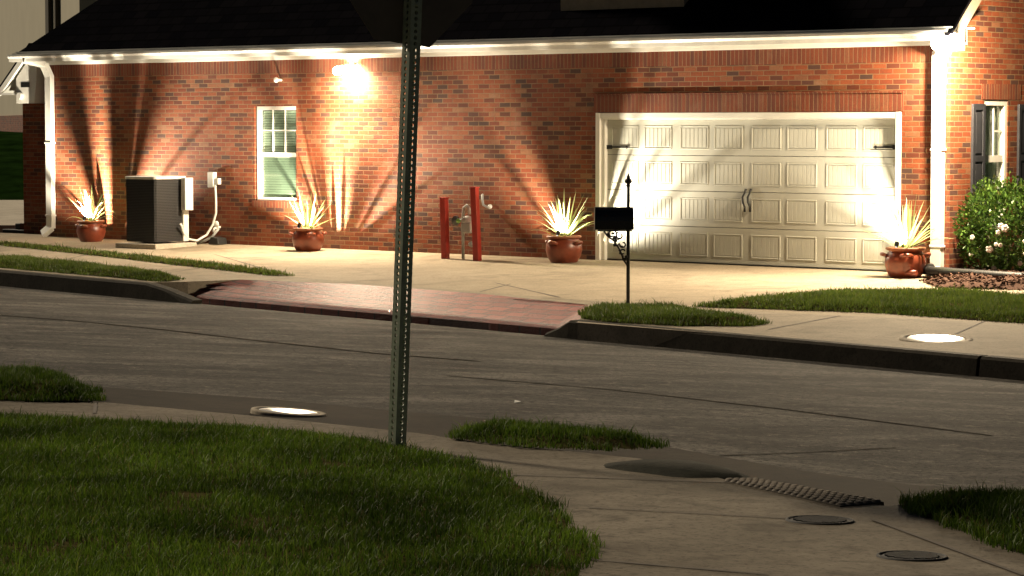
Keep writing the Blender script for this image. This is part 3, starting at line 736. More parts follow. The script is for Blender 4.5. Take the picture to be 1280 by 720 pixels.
for a, b in ((SW(1213.5, 150)[0], SY0 - .012), (SW(1271, 150)[0], SW(1271, 150)[0] + .42)):
    m = MB(); x_a, x_b = LEN + .004, LEN + .04; zz = [sz0 + .02, sz0 + .1, zm2 - .04, zm2 + .04, sh_t - .08, sh_t]
    m.box(x_a, x_b, a, a + .06, zz[0], zz[5]); m.box(x_a, x_b, b - .06, b, zz[0], zz[5])
    for q in (0, 2, 4): m.box(x_a, x_b, a + .06, b - .06, zz[q], zz[q + 1])
    for q in (1, 3): m.box(x_a, x_b - .02, a + .06, b - .06, zz[q], zz[q + 1]); m.prism([(a + .085, zz[q] + .03), (b - .085, zz[q] + .03), (b - .085, zz[q + 1] - .03), (a + .085, zz[q + 1] - .03)], 'x', x_b - .02, x_b - .006)
    m.build('shutter', M['shutter'], H, .004)

# set-back wing at the left end
yb = .5
WB = lambda px, py: W(px, py, -yb)
q0 = WB(29, 200)[0]; 
m = MB(); m.box(q0, -.002, yb, yb + 3.0, -.3, WB(40, 112)[1] + .35); m.build('wing_wall', M['brick'], H)
WR = lambda px, py, o: W(px, py, -(yb - o))
ra, rb = WR(36, 58, .4), WR(-1, 112, .4); 
m = MB()
def raked(y0_, y1_, th0, th1, mi=0):
    m.prism([(ra[0], ra[1] - th0), (rb[0], rb[1] - th0), (rb[0], rb[1] - th1), (ra[0], ra[1] - th1)], 'y', y0_, y1_, mi)
raked(yb - .40, yb - .36, -.01, .11); m.build('wing_rake', M['trim'], H)
m = MB(); raked(yb - .40, yb + 3, -.06, -.012); m.build('wing_roof', M['roof'], H)
m = MB(); raked(yb - .355, yb + 2.9, .05, .09); m.build('wing_soffit', plain('soffit_grey', (.36, .37, .34), .7), H)
b1 = WR(20, 98, .35), WR(43, 129, .35)
m = MB(); m.prism([(b1[0][0], b1[1][1]), (b1[1][0], b1[1][1]), (b1[1][0] + .10, b1[0][1] + .40), (b1[0][0] + .42, b1[0][1] + .40), (b1[0][0], b1[0][1])], 'y', yb - .35, yb - .01)
ro = m.build('cornice_return', M['trim'], H, .006)
c_ = WR(26.5, 103, .35), WR(37, 109, .35)
m = MB(); m.box(c_[0][0], c_[1][0], yb - .356, yb - .345, c_[1][1], c_[0][1]); m.build('vent_slot', M['black'], ro)
m = MB(); cc = WR(23, 120, .42); m.tube([(cc[0], yb - .42, cc[1]), (cc[0], yb + 1.5, cc[1])], .06, 14); m.box(WR(-2, 116, .4)[0], cc[0], yb - .40, yb - .365, cc[1] + .02, cc[1] + .055); m.build('wing_gutter', M['gutter'], H)

# ------------------------------------------------------------------ fittings on the house
LT = lambda px, py, t: (W(px, py, t)[0], -t, W(px, py, t)[1])
def add_light(name, kind, loc, power, col, parent=None, radius=.05, **kw):
    d = bpy.data.lights.new(name, kind); d.energy = power; d.color = col; d.shadow_soft_size = radius
    for k, v in kw.items(): setattr(d, k, v)
    o = bpy.data.objects.new(name, d); C.objects.link(o); o.location = loc
    if parent: o.parent = parent
    return o
WARM = (1.0, .74, .43)
# flood 1: under the eave, on the front wall
s1, z1 = W(432, 82, .16)
f1 = thing('floodlight', 'lit twin floodlight under the eave left of the sign post', 'floodlight', G(s1, 0, z1), HANG)
m = MB(); m.lathe([(.0005, .0), (.055, .0), (.055, .03), (.0005, .03)]); o = m.build('base_plate', M['pvc'], f1); o.rotation_euler = (R(90), 0, 0)
for sg in (-1, 1):
    m = MB(); m.tube([(0, -.03, 0), (sg * .05, -.07, .0), (sg * .09, -.11, -.01)], .014, 8); d = Vector((sg * .35, -.75, -.55)).normalized(); a = Vector((sg * .09, -.11, -.01))
    m.tube([a, a + d * .05, a + d * .12], [.03, .05, .062], 14); hd = m.build('lamp_head', M['pvc'], f1)
    m = MB(); q = a + d * .125; m.ball(q, .075, sc=(1, 1, .9)); m.build('bulb', M['bulb'], hd)
add_light('flood_spill', 'POINT', (0, -.24, -.10), 300, (1, .78, .5), f1, .06)
lo = add_light('flood_lamp', 'SPOT', (0, -.34, -.14), 700, (1, .82, .58), f1, .07, spot_size=R(176), spot_blend=.35)
lo.rotation_euler = Vector((0, -.8, -.6)).to_track_quat('-Z', 'Y').to_euler()
# flood 2: at the right corner
y2, z2 = SW(1204, 52)
p2 = HO + u * LEN + bk * max(.12, y2)
f2 = thing('floodlight', 'lit twin floodlight at the right corner of the eave above the downspout', 'floodlight', Vector((p2.x, p2.y, z2)), HANG)
m = MB(); m.lathe([(.0005, .0), (.055, .0), (.055, .03), (.0005, .03)]); o = m.build('base_plate', M['bronze'], f2); o.rotation_euler = (0, R(90), 0)
f2m = Matrix.Rotation(-HANG, 3, 'Z'); heads = []
for sg, (px, py, t) in ((-1, (1174, 54, .50)), (1, (1193, 52, .40))):
    q = W(px, py, t); a = f2m @ (G(q[0], t, q[1]) - Vector((p2.x, p2.y, z2))); heads.append(a); d = Vector((-.15 if sg < 0 else .25, -.85, -.45)).normalized()
    m = MB(); m.tube([(.03, 0, 0), (a.x * .3 + .06, a.y * .3, .03), a - d * .13], .016, 8); m.tube([a - d * .13, a - d * .08, a - d * .0], [.032, .06, .085], 14); hd = m.build('lamp_head', M['bronze'], f2)
    m = MB(); m.ball(a, .105); m.build('bulb', M['bulb'], hd)
hm = (heads[0] + heads[1]) / 2
add_light('flood_spill', 'POINT', hm + Vector((.26, -.06, -.2)), 620, (1, .78, .5), f2, .06)
lo = add_light('flood_lamp', 'SPOT', hm + Vector((.15, -.16, -.14)), 950, (1, .82, .58), f2, .07, spot_size=R(172), spot_blend=.4)
lo.rotation_euler = Vector((.15, -.75, -.65)).to_track_quat('-Z', 'Y').to_euler()

# sensor
s_, z_ = W(352, 100); t_ = thing('wall_sensor', 'small white knob on the bricks above the front window', 'sensor', G(s_, 0, z_), HANG)
m = MB(); m.tube([(0, 0, 0), (0, -.10, 0)], .02, 10); m.build('stem', M['pvc'], t_)
m = MB(); m.ball((0, -.12, 0), .042); m.build('cap', M['pvc'], t_)

# air conditioner
_q = G(W(195, 300, 1.0)[0], 1.0); ap_ = Vector((_q.x, _q.y, zof(PA, _q.x, _q.y) + .004)); ac = thing('air_conditioner', 'dark louvred outdoor air conditioner with pale lid on a concrete pad', 'air conditioner', ap_, 0)
aw = .345
ac.rotation_euler = (0, 0, R(-38))
m = MB(); m.prism([(-aw, -aw + .03), (-aw + .03, -aw), (aw - .03, -aw), (aw, -aw + .03), (aw, aw - .03), (aw - .03, aw), (-aw + .03, aw), (-aw, aw - .03)], 'z', .10, 1.10); m.build('casing', M['acdark'], ac)
m = MB(); m.prism([(-aw - .012, -aw + .02), (-aw + .02, -aw - .012), (aw - .02, -aw - .012), (aw + .012, -aw + .02), (aw + .012, aw - .02), (aw - .02, aw + .012), (-aw + .02, aw + .012), (-aw - .012, aw - .02)], 'z', 1.101, 1.145); m.build('lid', M['pvc'], ac, .01)
m = MB(); m.box(aw - .02, aw + .035, aw - .10, aw + .02, .10, 1.10); m.build('corner_post', M['pvc'], ac, .005)
m = MB(); m.box(aw + .04, aw + .14, aw - .16, aw + .02, .60, 1.12); m.build('service_panel', M['pvc'], ac, .008)
m = MB(); m.box(-.46, .46, -.46, .46, -.02, .075); m.build('pad', M['pad'], ac, .01)
# disconnect box + whip
s_, z_ = W(268, 225); t_ = thing('disconnect_box', 'pale electrical box on the wall with a looping white conduit', 'electrical box', G(s_, 0, z_), HANG)
m = MB(); m.box(-.07, .06, -.09, 0, -.12, .13); m.build('box', M['pvc'], t_, .008)
m = MB(); m.box(.062, .16, -.07, 0, -.07, .03); m.build('cover', M['pvc'], t_, .006)
acw = HO; 
def locp(px, py, t): a, b = W(px, py, t); return (a - s_, -t, b - z_)
pth = [locp(269, 232, .07), locp(270, 250, .08), locp(270, 266, .09), locp(266, 281, .12), locp(258, 294, .2), locp(246, 301, .4), locp(236, 299, .6), locp(229, 291, .75), locp(226, 280, .85)]
m = MB(); sm = []
for i in range(len(pth) - 1):
    a, b = Vector(pth[i]), Vector(pth[i + 1]); sm += [a, a.lerp(b, .5)]
sm.append(Vector(pth[-1])); m.tube(sm, .019, 8); m.build('conduit', M['pvc'], t_)
# spigot and hose stub
s_, z_ = W(275, 284); t_ = thing('spigot', 'white wall spigot low on the bricks right of the air conditioner', 'spigot', G(s_, 0, z_), HANG)
m = MB(); m.tube([(0, 0, 0), (0, -.09, 0)], .022, 10); m.tube([(0, -.06, 0), (-.01, -.12, -.02), (-.02, -.13, -.08)], .02, 8); m.build('spout', M['pvc'], t_)
m = MB(); m.ball((0, -.08, .05), .055, sc=(1, .5, 1)); m.build('handle', M['pvc'], t_)
m = MB(); m.tube([(.02, -.05, -.02), (-.06, -.1, -.14), (-.2, -.14, -.22), (-.36, -.2, -.26)], .022, 8); m.build('pipe', M['greybox'], t_)
s_, z_ = W(281, 300); t_ = tag(MB().build('x', M['rubber']), '', '') if False else None
m = MB(); m.prism([(-.12, 0), (.12, 0), (.10, .1), (-.06, .12)], 'y', -.12, .08); o = m.build('drain_block', M['rubber'], None, .01, loc=G(W(281, 300)[0], .14, 0)); o.rotation_euler = (0, 0, HANG); tag(o, 'small black drain block on the concrete under the spigot', 'drain')

# bollards
bol = []
for (bx, by, tx, ty, lab) in ((557, 324.5, 555, 248, 'shorter red bollard left of the gas meter'), (597, 327, 593, 235, 'taller leaning red bollard right of the gas meter')):
    p = hit(bx, by, PA); h = (by - ty) * p.y / F_PX
    t_ = thing('bollard', lab, 'bollard', p, HANG + R(8), 'red bollards guarding the gas meter')
    lean = (tx - bx) * p.y / F_PX
    m = MB(); w_ = .048
    lx, ly = lean * math.cos(HANG), -lean * math.sin(HANG)
    vs = [(i * w_, j * w_, -.05) for i, j in ((-1, -1), (1, -1), (1, 1), (-1, 1))] + [(i * w_ + lx, j * w_ + ly, h) for i, j in ((-1, -1), (1, -1), (1, 1), (-1, 1))]
    m.add(vs, [(3, 2, 1, 0), (4, 5, 6, 7), (0, 1, 5, 4), (1, 2, 6, 5), (2, 3, 7, 6), (3, 0, 4, 7)]); m.build('post', M['red'], t_, .008)
    m = MB(); m.prism([(-w_ - .008 + lx, -w_ - .008 + ly), (w_ + .008 + lx, -w_ - .008 + ly), (w_ + .008 + lx, w_ + .008 + ly), (-w_ - .008 + lx, w_ + .008 + ly)], 'z', h + .001, h + .018); m.build('cap', M['red'], t_, .004)
# gas meter
p = hit(577, 325.5, PA); gm = thing('gas_meter', 'grey gas meter with curved riser pipe between the two red bollards', 'gas meter', p + bk * .05, HANG)
k_ = p.y / F_PX / .8
gz = lambda py: (325.5 - py) * p.y / F_PX
gx = lambda px: (px - 577) * p.y / F_PX / .84
m = MB(); m.tube([(gx(576), 0, -.02), (gx(576), 0, gz(268)), (gx(577), 0, gz(260)), (gx(581), 0, gz(256.5)), (gx(584.5), 0, gz(260)), (gx(585), 0, gz(268))], .022, 10); m.build('riser', M['greybox'], gm)
m = MB(); m.box(gx(578.5), gx(592), -.1, .08, gz(291), gz(278)); m.ball((gx(584), -.02, gz(276)), .105, sc=(1, .8, .75)); m.build('meter_body', M['greybox'], gm, .02)
m = MB(); m.tube([(gx(566), -.02, gz(275)), (gx(576), -.02, gz(275.5)), (gx(579), -.02, gz(276))], .024, 10); m.ball((gx(567), -.02, gz(276)), .075, sc=(1, .7, 1)); m.build('regulator', plain('regulator_grey', (.10, .10, .095), .5), gm)
m = MB(); m.ball((gx(573), -.06, gz(276)), .035); m.build('valve', plain('valve_green', (.25, .5, .12), .5), gm)
m = MB(); m.tube([(gx(590), .02, gz(275)), (gx(590), .02, gz(305)), (gx(588), .05, gz(306))], .02, 8); m.ball((gx(589), -.02, gz(305)), .045); m.build('outlet_pipe', M['greybox'], gm)
s_, z_ = W(610, 258); t_ = thing('pipe_stub', 'short grey bent pipe on the bricks right of the taller bollard', 'pipe', G(s_, 0, z_), HANG)
m = MB(); m.tube([(-.09, -.02, .17), (-.06, -.06, .16), (-.05, -.07, .1), (-.03, -.07, .02), (.04, -.06, -.01), (.08, -.05, 0)], .018, 8); m.build('pipe', M['greybox'], t_)
m = MB(); m.ball((.08, -.05, 0), .036); m.build('cap', M['pvc'], t_)

# corrugated drain + tray
def ringed(pts, r, name, label, cat):
    m = MB(); P_ = [Vector(p) for p in pts]; out = []; rs = []
    for a, b in zip(P_[:-1], P_[1:]):
        n = max(2, int((b - a).length / .018))
        for i in range(n): out.append(a.lerp(b, i / n)); rs.append(r * (1 if (len(rs) % 2) else .86))
    m.tube(out, rs, 14); o = m.build(name, M['rubber']); return tag(o, label, cat)
b0_ = G(sr, .12, .06)
ringed([G(sr - .02, .16, .09), G(sr - .0, .32, .07), G(sr + .15, .48, .07), G(sr + .9, .62, .06), G(sr + 2.4, .8, .05)], .065, 'drain_pipe', 'black corrugated drain pipe running from the right downspout under the bush', 'drain pipe')
m = MB(); m.tube([G(sr - .02, .42, .03), G(sr - .12, .5, .04), G(sr - .16, .62, .05), G(sr - .05, .72, .05), G(sr + .1, .72, .06)], .032, 8)
tag(m.build('hose_end', M['pot']), 'short curled brown hose end beside the right pot', 'hose')
ls, lz = W(30, 290, -.2)
m = MB(); m.box(-.42, .30, -.12, .12, 0, .06); m.box(-.12, .02, -.07, .07, .06, .17); m.box(.30, .55, -.09, .09, 0, .05)
o = m.build('drain_tray', M['rubber'], None, .012, loc=hit(28, 291, PA)); o.rotation_euler = (0, 0, HANG); tag(o, 'flat black drain tray on the ground at the left corner of the house', 'drain')

# ------------------------------------------------------------------ pots, plants, spot lamps
POT_T = .54
def pot_at(px):
    q = G(W(px, 300, POT_T)[0], POT_T); return Vector((q.x, q.y, zof(PA, q.x, q.y) + .004))
def pot(px, py, sc, label, rz):
    p = pot_at(px); t_ = thing('flower_pot', label, 'flower pot', p, HANG + rz, 'terracotta pots along the brick wall'); t_.scale = (sc, sc, sc)
    m = MB(); m.lathe([(.0005, .0), (.175, .0), (.19, .015), (.235, .09), (.262, .19), (.255, .27), (.225, .325), (.205, .345), (.212, .365), (.195, .365), (.19, .33), (.0005, .33)], n=36); b = m.build('body', M['pot'], t_)
    m = MB(); m.lathe([(.205, .346), (.245, .362), (.252, .378), (.246, .392), (.215, .394), (.196, .36)], n=36); m.build('rim', plain('rim_clay', (.26, .09, .04), .5, vary=.3), t_)
    for a in (0, PI / 2, PI, 3 * PI / 2):
        m = MB(); c, s = math.cos(a), math.sin(a); q = lambda r, w, z: (r * c - w * s, r * s + w * c, z)
        m.tube([q(.235, -.075, .285), q(.275, -.05, .30), q(.295, 0, .305), q(.275, .05, .30), q(.235, .075, .285)], [.022, .026, .028, .026, .022], 8); m.build('handle', M['pot'], t_)
    m = MB(); m.lathe([(.194, .352), (.1, .36), (.0005, .365)]); m.build('soil', M['soil'], t_)
    return p
def strap(m, base, az, el, L_, w, droop, twist=0.0, n=6):
    """arching pointed leaf with a folded midrib"""
    d = Vector((math.cos(az) * math.cos(el), math.sin(az) * math.cos(el), math.sin(el))); side = Vector((-math.sin(az), math.cos(az), 0)); vs = []
    p = Vector(base)
    for i in range(n + 1):
        t = i / n; wd = w * (.55 + .9 * t if t < .4 else .91 * (1 - ((t - .4) / .6) ** 1.6)) + .001
        up = side.cross(d).normalized(); sd = (side + up * twist * t).normalized()
        vs += [p - sd * wd / 2 + up * wd * .18, p, p + sd * wd / 2 + up * wd * .18]
        p = p + d * (L_ / n); d = (d + Vector((0, 0, -droop * t / n * 2.2))).normalized()
    m.add(vs, [f for i in range(n) for f in ((3 * i, 3 * i + 1, 3 * i + 4, 3 * i + 3), (3 * i + 1, 3 * i + 2, 3 * i + 5, 3 * i + 4))], 0, True)
def plant(px, py, sc, label, style, seed):
    p = pot_at(px); rnd = random.Random(seed)
    t_ = thing('yucca_plant', label, 'potted plant', p + Vector((0, 0, .36 * sc)), HANG, 'floodlit yuccas in the terracotta pots'); t_.scale = (sc, sc, sc)
    m = MB(); L0, dr, n, w = style
    cents = [(0, 0, 0), (0, 0, .01)]
    for i in range(n):
        cx_, cy_, cz_ = rnd.choice(cents); t = i / n
        az = i * 2.39996 + rnd.uniform(-.3, .3); el = R(84 - 62 * t ** 1.0 + rnd.uniform(-10, 7))
        if math.cos(az + PI / 2) > .80: el = R(rnd.uniform(60, 80))
        strap(m, (cx_ + .05 * math.cos(az), cy_ + .05 * math.sin(az), cz_ + .01 + .05 * (1 - t)), az, el, L0 * rnd.uniform(.72, 1.1), w * rnd.uniform(.8, 1.15), dr * rnd.uniform(.5, 1.4) * (.4 + t), rnd.uniform(-.4, .4))
    m.build('leaves', M['yucca'], t_)
    m = MB(); m.tube([(.03, .05, -.04), (.03, .05, .03), (.02, .05, .08)], [.03, .035, .015], 10); m.build('stem', plain('stem_brown', (.12, .08, .04), .9), t_)
    return t_
SPEC = [
    (114, 297.5, .92, 'red glazed pot left of the air conditioner', 'glowing yucca with drooping outer leaves left of the air conditioner', (.62, 1.15, 26, .040), 1),
    (385, 314, .94, 'red glazed pot under the front window', 'glowing spiky yucca under the front window', (.58, .3, 30, .036), 2),
    (705, 330, 1.0, 'dark red glazed pot left of the garage door', 'glowing leafy yucca left of the garage door', (.60, .75, 34, .038), 3),
    (1132, 350, 1.02, 'brown red glazed pot right of the garage door', 'glowing dense yucca right of the garage door', (.62, .8, 40, .038), 4),
]
SPOTP = [950, 800, 480, 250]
for i, (px, py, sc, lp, lq, style, sd) in enumerate(SPEC):
    p = pot(px, py - 4, sc, lp, R(20 + 35 * i)); plant(px, py - 4, sc, lq, style, sd)
    # a small spike lamp in the soil at the front of the pot
    q = Vector((p.x, p.y, p.z + .40 * sc)) + nv * .19 * sc + u * (.02, -.03, .03, -.02)[i]
    t_ = thing('spot_lamp', 'small black spike lamp in the soil of the ' + ['leftmost pot', 'pot under the window', 'pot left of the garage door', 'pot right of the garage door'][i], 'garden light', q, HANG, 'spike lamps in the pots')
    m = MB(); m.tube([(0, 0, -.08), (0, 0, .0)], .009, 6); m.build('spike', M['black'], t_)
    d = Vector((0, .45, .9)).normalized(); a = Vector((0, 0, .0))
    m = MB(); m.tube([a, a + d * .03, a + d * .07], [.018, .03, .034], 12, cap=False); m.build('lamp_head', M['black'], t_)
    m = MB(); m.tube([a + d * .058, a + d * .062], .030, 12); m.build('lens', M['bulb_led'], t_)
    lo = add_light('spot_beam', 'SPOT', a + d * .085, SPOTP[i], (1, .87, .66), t_, (.010, .010, .014, .022)[i], spot_size=R(165), spot_blend=.6)
    lo.rotation_euler = Vector((0, .55, .83)).to_track_quat('-Z', 'Y').to_euler()

# ------------------------------------------------------------------ mailbox
p = hit(785, 382, PA); K = p.y / F_PX
mbx = thing('mailbox', 'black mailbox on a thin iron post with scroll bracket and finial', 'mailbox', p, 0)
hz_ = lambda py: (382 - py) * K; hx = lambda px: (px - 785.5) * K
m = MB(); m.tube([(0, 0, -.05), (0, 0, hz_(232))], .021, 10); m.build('post', M['black'], mbx)
m = MB(); zb = hz_(233); m.lathe([(.021, 0), (.032, .008), (.022, .02), (.02, .03), (.038, .045), (.046, .065), (.036, .085), (.018, .098), (.026, .108), (.016, .12), (.0005, hz_(216) - zb)], (0, 0, zb), 14); m.build('finial', M['black'], mbx)
a0, a1 = hx(744), hx(791.5); zb, zt = hz_(286), hz_(258); hw = .10
bxm = MB(); prof = [(-hw, zb), (hw, zb), (hw, zb + .10)] + [(hw * math.cos(PI * k / 10), zb + .10 + (zt - zb - .10) * math.sin(PI * k / 10)) for k in range(1, 10)] + [(-hw, zb + .10)]
prof = [(y_ - .125, z__) for y_, z__ in prof]
bxm.prism(prof, 'x', a0, a1); bo = bxm.build('box', plain('mailbox_enamel', (.01, .01, .01), .25), mbx, .006)
m = MB(); m.prism([(y_ * 1.03 + .004, z__ + (.006 if z__ > zb + .05 else -.004)) for y_, z__ in prof], 'x', a0 - .012, a0 - .001); m.build('box_door', M['black'], bo)
m = MB(); m.box(hx(747), hx(789), -.19, .0, zb - .018, zb - .002); m.build('support_arm', M['black'], mbx)
def scroll(cx, cz, r, t0, t1, n=16): return [(cx + r * (1 - .55 * k / n) * math.cos(t0 + (t1 - t0) * k / n), -.03, cz + r * (1 - .55 * k / n) * math.sin(t0 + (t1 - t0) * k / n)) for k in range(n + 1)]
m = MB()
m.tube([(hx(755), -.03, zb - .02), (hx(759), -.03, hz_(294)), (hx(768), -.03, hz_(301)), (hx(775), -.03, hz_(312)), (hx(780), -.03, hz_(325)), (hx(784), -.02, hz_(331))], .011, 7)
for cx_, cz_, r_, a_ in ((765, 292, .052, 0), (775, 294, .045, 2), (772, 303, .042, 1), (779, 305, .04, 3), (778, 315, .036, .5), (781, 322, .028, 2), (768, 297, .03, 4)):
    m.tube(scroll(hx(cx_), hz_(cz_), r_, a_, a_ + 5.2), .010, 6)
rl = random.Random(5)
for k in range(16):
    t = rl.random(); cx_ = 760 + 20 * t + rl.uniform(-3, 5); cz_ = 291 + 34 * t + rl.uniform(-6, 2)
    m.ball((hx(min(cx_, 783)), -.03, hz_(cz_)), .020, 8, sc=(1, .4, .7))
m.build('scroll_bracket', M['black'], mbx)

# ------------------------------------------------------------------ bush + mulch bed
bp = hit(1243, 347, PA); bp = bp + bk * .25
bush = thing('flowering_bush', 'rounded green bush with pale flowers at the right corner of the house', 'bush', bp)
rb_ = random.Random(9); m = MB(); RX, RZ, ZC = .62, .62, .62
for i in range(9000):
    th = rb_.uniform(0, 2 * PI); cz_ = rb_.uniform(-1, 1); cr = math.sqrt(1 - cz_ * cz_)
    rr = rb_.random() ** .22; bumpy = 1 + .13 * math.sin(5 * th + 3 * cz_) * math.cos(4 * cz_ + th) + .09 * math.sin(11 * th + 7 * cz_)
    n = Vector((cr * math.cos(th), cr * math.sin(th), cz_)); c = Vector((n.x * RX, n.y * RX, n.z * RZ)) * rr * bumpy + Vector((0, 0, ZC))
    if c.z < .06: continue
    d = (n + Vector((rb_.gauss(0, .6), rb_.gauss(0, .6), rb_.gauss(0, .6) + .3))).normalized(); s_ = d.cross(Vector((rb_.random(), rb_.random(), rb_.random() + .1))).normalized(); L_ = rb_.uniform(.035, .065); w_ = L_ * .32
    m.add([c, c + d * L_ * .5 + s_ * w_, c + d * L_, c + d * L_ * .5 - s_ * w_], [(0, 1, 2, 3)])
m.build('foliage', M['bush'], bush)
m = MB()
for k in range(7):
    a = k * .9; m.tube([(0.02 * math.cos(a), .02 * math.sin(a), -.05), (.1 * math.cos(a), .1 * math.sin(a), .25), (.3 * math.cos(a), .3 * math.sin(a), .6)], [.018, .013, .006], 6)
m.build('branches', M['soil'], bush)
Kb = bp.y / F_PX
for (fx, fy, r_) in ((1227, 281, .035), (1232, 284, .045), (1224, 289, .03), (1215, 310, .045), (1222, 304, .025), (1227, 305, .025), (1257, 300, .03), (1197, 318, .03), (1259, 315, .03), (1254, 328, .03), (1263, 327, .03), (1224, 335, .035), (1250, 340, .04), (1196, 296, .03), (1262, 308, .025)):
    dx_ = (fx - 1243) * Kb; dz_ = (347 - fy) * Kb; e_ = min(.95, math.hypot(dx_ / RX, (dz_ - ZC) / RZ)); yy = -RX * math.sqrt(max(0.02, 1 - e_ * e_)) * 1.04
    m = MB()
    for k in range(5): a = k * 1.257; m.ball((dx_ + .5 * r_ * math.cos(a), yy, dz_ + .5 * r_ * math.sin(a)), r_ * .6, 8, sc=(1, .5, 1))
    m.build('flower', M['petal'], bush)
# mulch bed: mound of bark
pts = [A(*q) for q in [(1148, 354), (1165, 346), (1200, 341), (1420, 352), (1420, 372), (1290, 365), (1210, 363), (1165, 361)]]
poly = [(q.x, q.y) for q in pts]; P_ = np.array(poly); xs_ = np.arange(P_[:, 0].min(), P_[:, 0].max(), .07); ys_ = np.arange(P_[:, 1].min(), P_[:, 1].max(), .07); XX, YY = np.meshgrid(xs_, ys_); xf, yf_ = XX.ravel(), YY.ravel(); ins = inside(poly, xf, yf_)
zz = PA[0] + PA[1] * xf + PA[2] * yf_ + .006 + np.clip(edge_dist(poly, xf, yf_) / .25, 0, 1) * .09 * (.6 + .8 * vnoise(xf, yf_, 4, 3)); nx = len(xs_)
m = MB(); fs = [(j * nx + i, j * nx + i + 1, (j + 1) * nx + i + 1, (j + 1) * nx + i) for j in range(len(ys_) - 1) for i in range(nx - 1)]; fs = [f for f in fs if all(ins[k] for k in f)]
m.add(list(zip(xf, yf_, zz)), fs, 0)
rm = random.Random(2); idx = [k for k in range(len(xf)) if ins[k]]
for k in range(2600):
    i = rm.choice(idx); c = Vector((xf[i] + rm.uniform(-.03, .03), yf_[i] + rm.uniform(-.03, .03), zz[i] + rm.uniform(0, .015))); a = rm.uniform(0, PI); d = Vector((math.cos(a), math.sin(a), rm.uniform(-.5, .5))).normalized(); s_ = d.cross(Vector((0, .3, 1))).normalized(); L_ = rm.uniform(.02, .05)
    m.add([c - d * L_ - s_ * .01, c + d * L_ - s_ * .012, c + d * L_ + s_ * .01, c - d * L_ + s_ * .012], [(0, 1, 2, 3)])
o = m.build('mulch_bed', M['mulch']); tag(o, 'brown bark mulch bed under the flowering bush', 'mulch', kind='stuff')

# ------------------------------------------------------------------ sign on its perforated post
PB = hit(496, 562, PN); K = PB.y / F_PX
sg = thing('street_sign', 'octagonal sign seen from behind on a leaning perforated square post', 'street sign', PB, 0)
lean = math.atan2((515.5 - 496), (562 - 57)); sg.rotation_euler = (0, lean, 0)
pw = 11.6 * K / math.cos(R(45)); hole = pw * .17; pitch_ = 7.75 * K
topz = (562 + 60) * K
nh = int(topz / pitch_)
m = MB(); hw = pw / 2; rr = hw * .22
for k4 in range(4):
    a = k4 * PI / 2; c, s = math.cos(a), math.sin(a)
    T = lambda x, z, d=0: (x * c + (hw + d) * s, x * s - (hw + d) * c, z)
    def face(d, flip):
        for j in range(nh):
            z0, z1 = j * pitch_, (j + 1) * pitch_; zc = (z0 + z1) / 2
            ins_ = [(hole * math.cos(2 * PI * k / 8 + PI / 8), zc + hole * math.sin(2 * PI * k / 8 + PI / 8)) for k in range(8)]
            hwd = hw + d
            # outer ring points matched to the 8 inner ones
            b = hwd; hz2 = pitch_ / 2; q = .4142
            outp = [(b, zc + hz2 * q), (b * q, zc + hz2), (-b * q, zc + hz2), (-b, zc + hz2 * q), (-b, zc - hz2 * q), (-b * q, zc - hz2), (b * q, zc - hz2), (b, zc - hz2 * q)]
            vs = [T(x, z, d) for x, z in ins_] + [T(x, z, d) for x, z in outp]
            m.add(vs, [(k, (k + 1) % 8, 8 + (k + 1) % 8, 8 + k) for k in range(8)])
            cr = [((b, zc + hz2), 8, 9), ((-b, zc + hz2), 10, 11), ((-b, zc - hz2), 12, 13), ((b, zc - hz2), 14, 15)]
            for pt, i1, i2 in cr: m.add([vs[i1], T(*pt, d), vs[i2]], [(0, 1, 2)])
            if d == 0:
                m.add([T(x, z, 0) for x, z in ins_] + [T(x, z, -.004) for x, z in ins_], [(k, (k + 1) % 8, 8 + (k + 1) % 8, 8 + k) for k in range(8)])
    face(0, False); face(-.004, True)
o = m.build('post', M['galv'], sg); o.rotation_euler = (0, 0, R(45 - 7)); o.location = (0, 0, -.06)
# plate
side = 90 * K                       # octagon side
apo = side * (1 + math.sqrt(2)) / 2; zpl = (562 - 53.5) * K + apo
oct_a = PI / 8 - R(3.6)           # the plate has slipped a little on its bolts
octo = [(apo / math.cos(PI / 8) * math.cos(oct_a + k * PI / 4), apo / math.cos(PI / 8) * math.sin(oct_a + k * PI / 4) + zpl) for k in range(8)]
pl_ = MB(); pl_.prism(octo, 'y', hw + .004, hw + .008); po = pl_.build('sign_plate', M['signback'], sg)
po.rotation_euler = (0, 0, R(42 - 90 + 90)); 
po.rotation_euler = (0, 0, R(42))
pf = MB(); pf.prism([(x * .985, (z - zpl) * .985 + zpl) for x, z in octo], 'y', hw + .0085, hw + .0095); o = pf.build('sign_face', M['signfront'], po)
for zz_ in (zpl - apo * .55, zpl + apo * .55):
    m = MB(); m.tube([(0, -hw - .012, zz_), (0, hw + .004, zz_)], .012, 8); m.build('bolt', M['galv'], po)

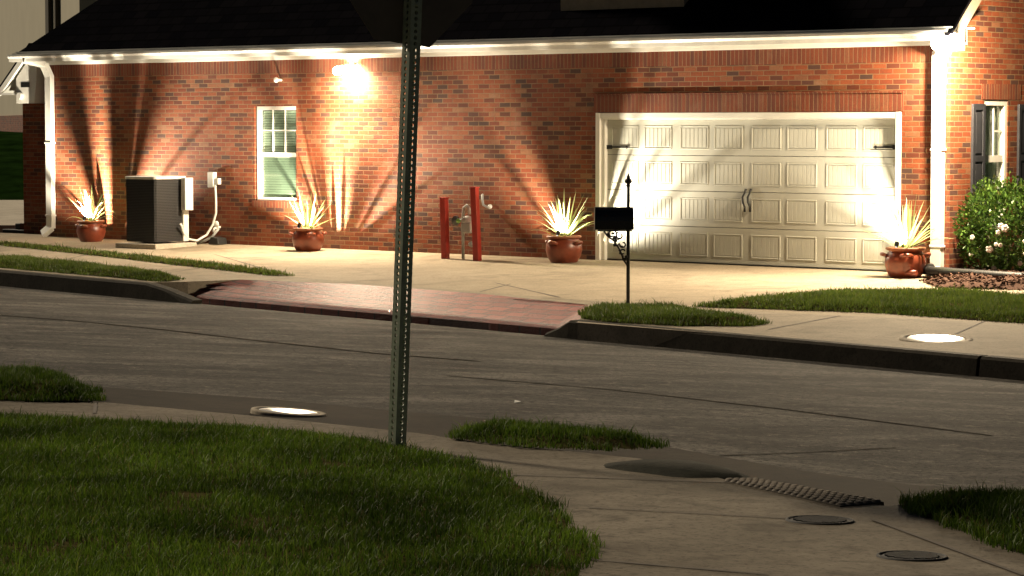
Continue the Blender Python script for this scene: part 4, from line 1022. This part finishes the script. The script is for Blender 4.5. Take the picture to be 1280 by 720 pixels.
# ------------------------------------------------------------------ house beyond, at the left
NXc = (60 - 640) * 83.0 / F_PX
nb = thing('neighbour_house', 'pale beige house wall far beyond the left end of the brick house', 'house', (NXc, 83.0, 0), R(-74))
kx = 83.0 / F_PX / .29
zb1 = EYE + (154 - 143) * 83 / F_PX; zb0 = .6
m = MB(); m.box(-26, 9, 0, 9, zb1, 8.2); m.build('wall', M['siding'], nb)
m = MB(); m.box(-26.03, 9.03, -.06, 9.05, zb0 - .9, zb1 - .003); m.build('brick_base', M['brick'], nb)
for px, w_ in ((78, .9), (104, .35)):
    xx = (px - 60) * kx; m = MB(); m.box(xx - w_ / 2, xx + w_ / 2, -.14, -.002, 4.6, 8.1); m.build('downspout', M['bronze'], nb)
xx = (24.5 - 60) * kx; m = MB(); m.box(xx - .1, xx + .1, -.2, -.062, EYE + .04, EYE + .24); m.build('meter_box', M['pvc'], nb)
m = MB(); m.prism([(-.5, 8.2), (9.5, 8.2), (4.5, 11.5)], 'x', -26.5, 9.5); m.build('roof', M['roof'], nb)
slab('parking_pad', [hit(-500, 281.5, P0), hit(44, 281.5, P0), hit(44, 250, P0), hit(-500, 250, P0)], M['pad'], .4)

# ------------------------------------------------------------------ light and camera
w = bpy.data.worlds.new('World'); scene.world = w; w.use_nodes = True; nt = w.node_tree
sky = nt.nodes.new('ShaderNodeTexSky'); sky.sky_type = 'NISHITA'; sky.sun_disc = False
SD = Vector((-.63, .66, .66)).normalized()
sky.sun_elevation = math.asin(SD.z); sky.sun_rotation = math.atan2(SD.x, SD.y)
bg = nt.nodes['Background']; nt.links.new(sky.outputs[0], bg.inputs[0]); bg.inputs[1].default_value = .004
d = bpy.data.lights.new('street_glow', 'SUN'); d.energy = 2.0; d.color = (1, .84, .62); d.angle = R(6)
so = bpy.data.objects.new('street_glow', d); C.objects.link(so); so.rotation_euler = (-SD).to_track_quat('-Z', 'Y').to_euler(); so.location = (0, 0, 30)

cd = bpy.data.cameras.new('camera'); cam = bpy.data.objects.new('camera', cd); C.objects.link(cam)
cd.sensor_width = 36; cd.lens = F_PX / 1280 * 36; cd.clip_start = .1; cd.clip_end = 3000
cam.location = (0, 0, EYE); cam.rotation_euler = (PI / 2 - PITCH, 0, 0); scene.camera = cam
vs_ = scene.view_settings; vs_.view_transform = 'Standard'; vs_.look = 'None'; vs_.exposure = 0.8; vs_.gamma = 1
scene.cycles.use_denoising = True
scene.cycles.max_bounces = 6; scene.cycles.sample_clamp_indirect = 4
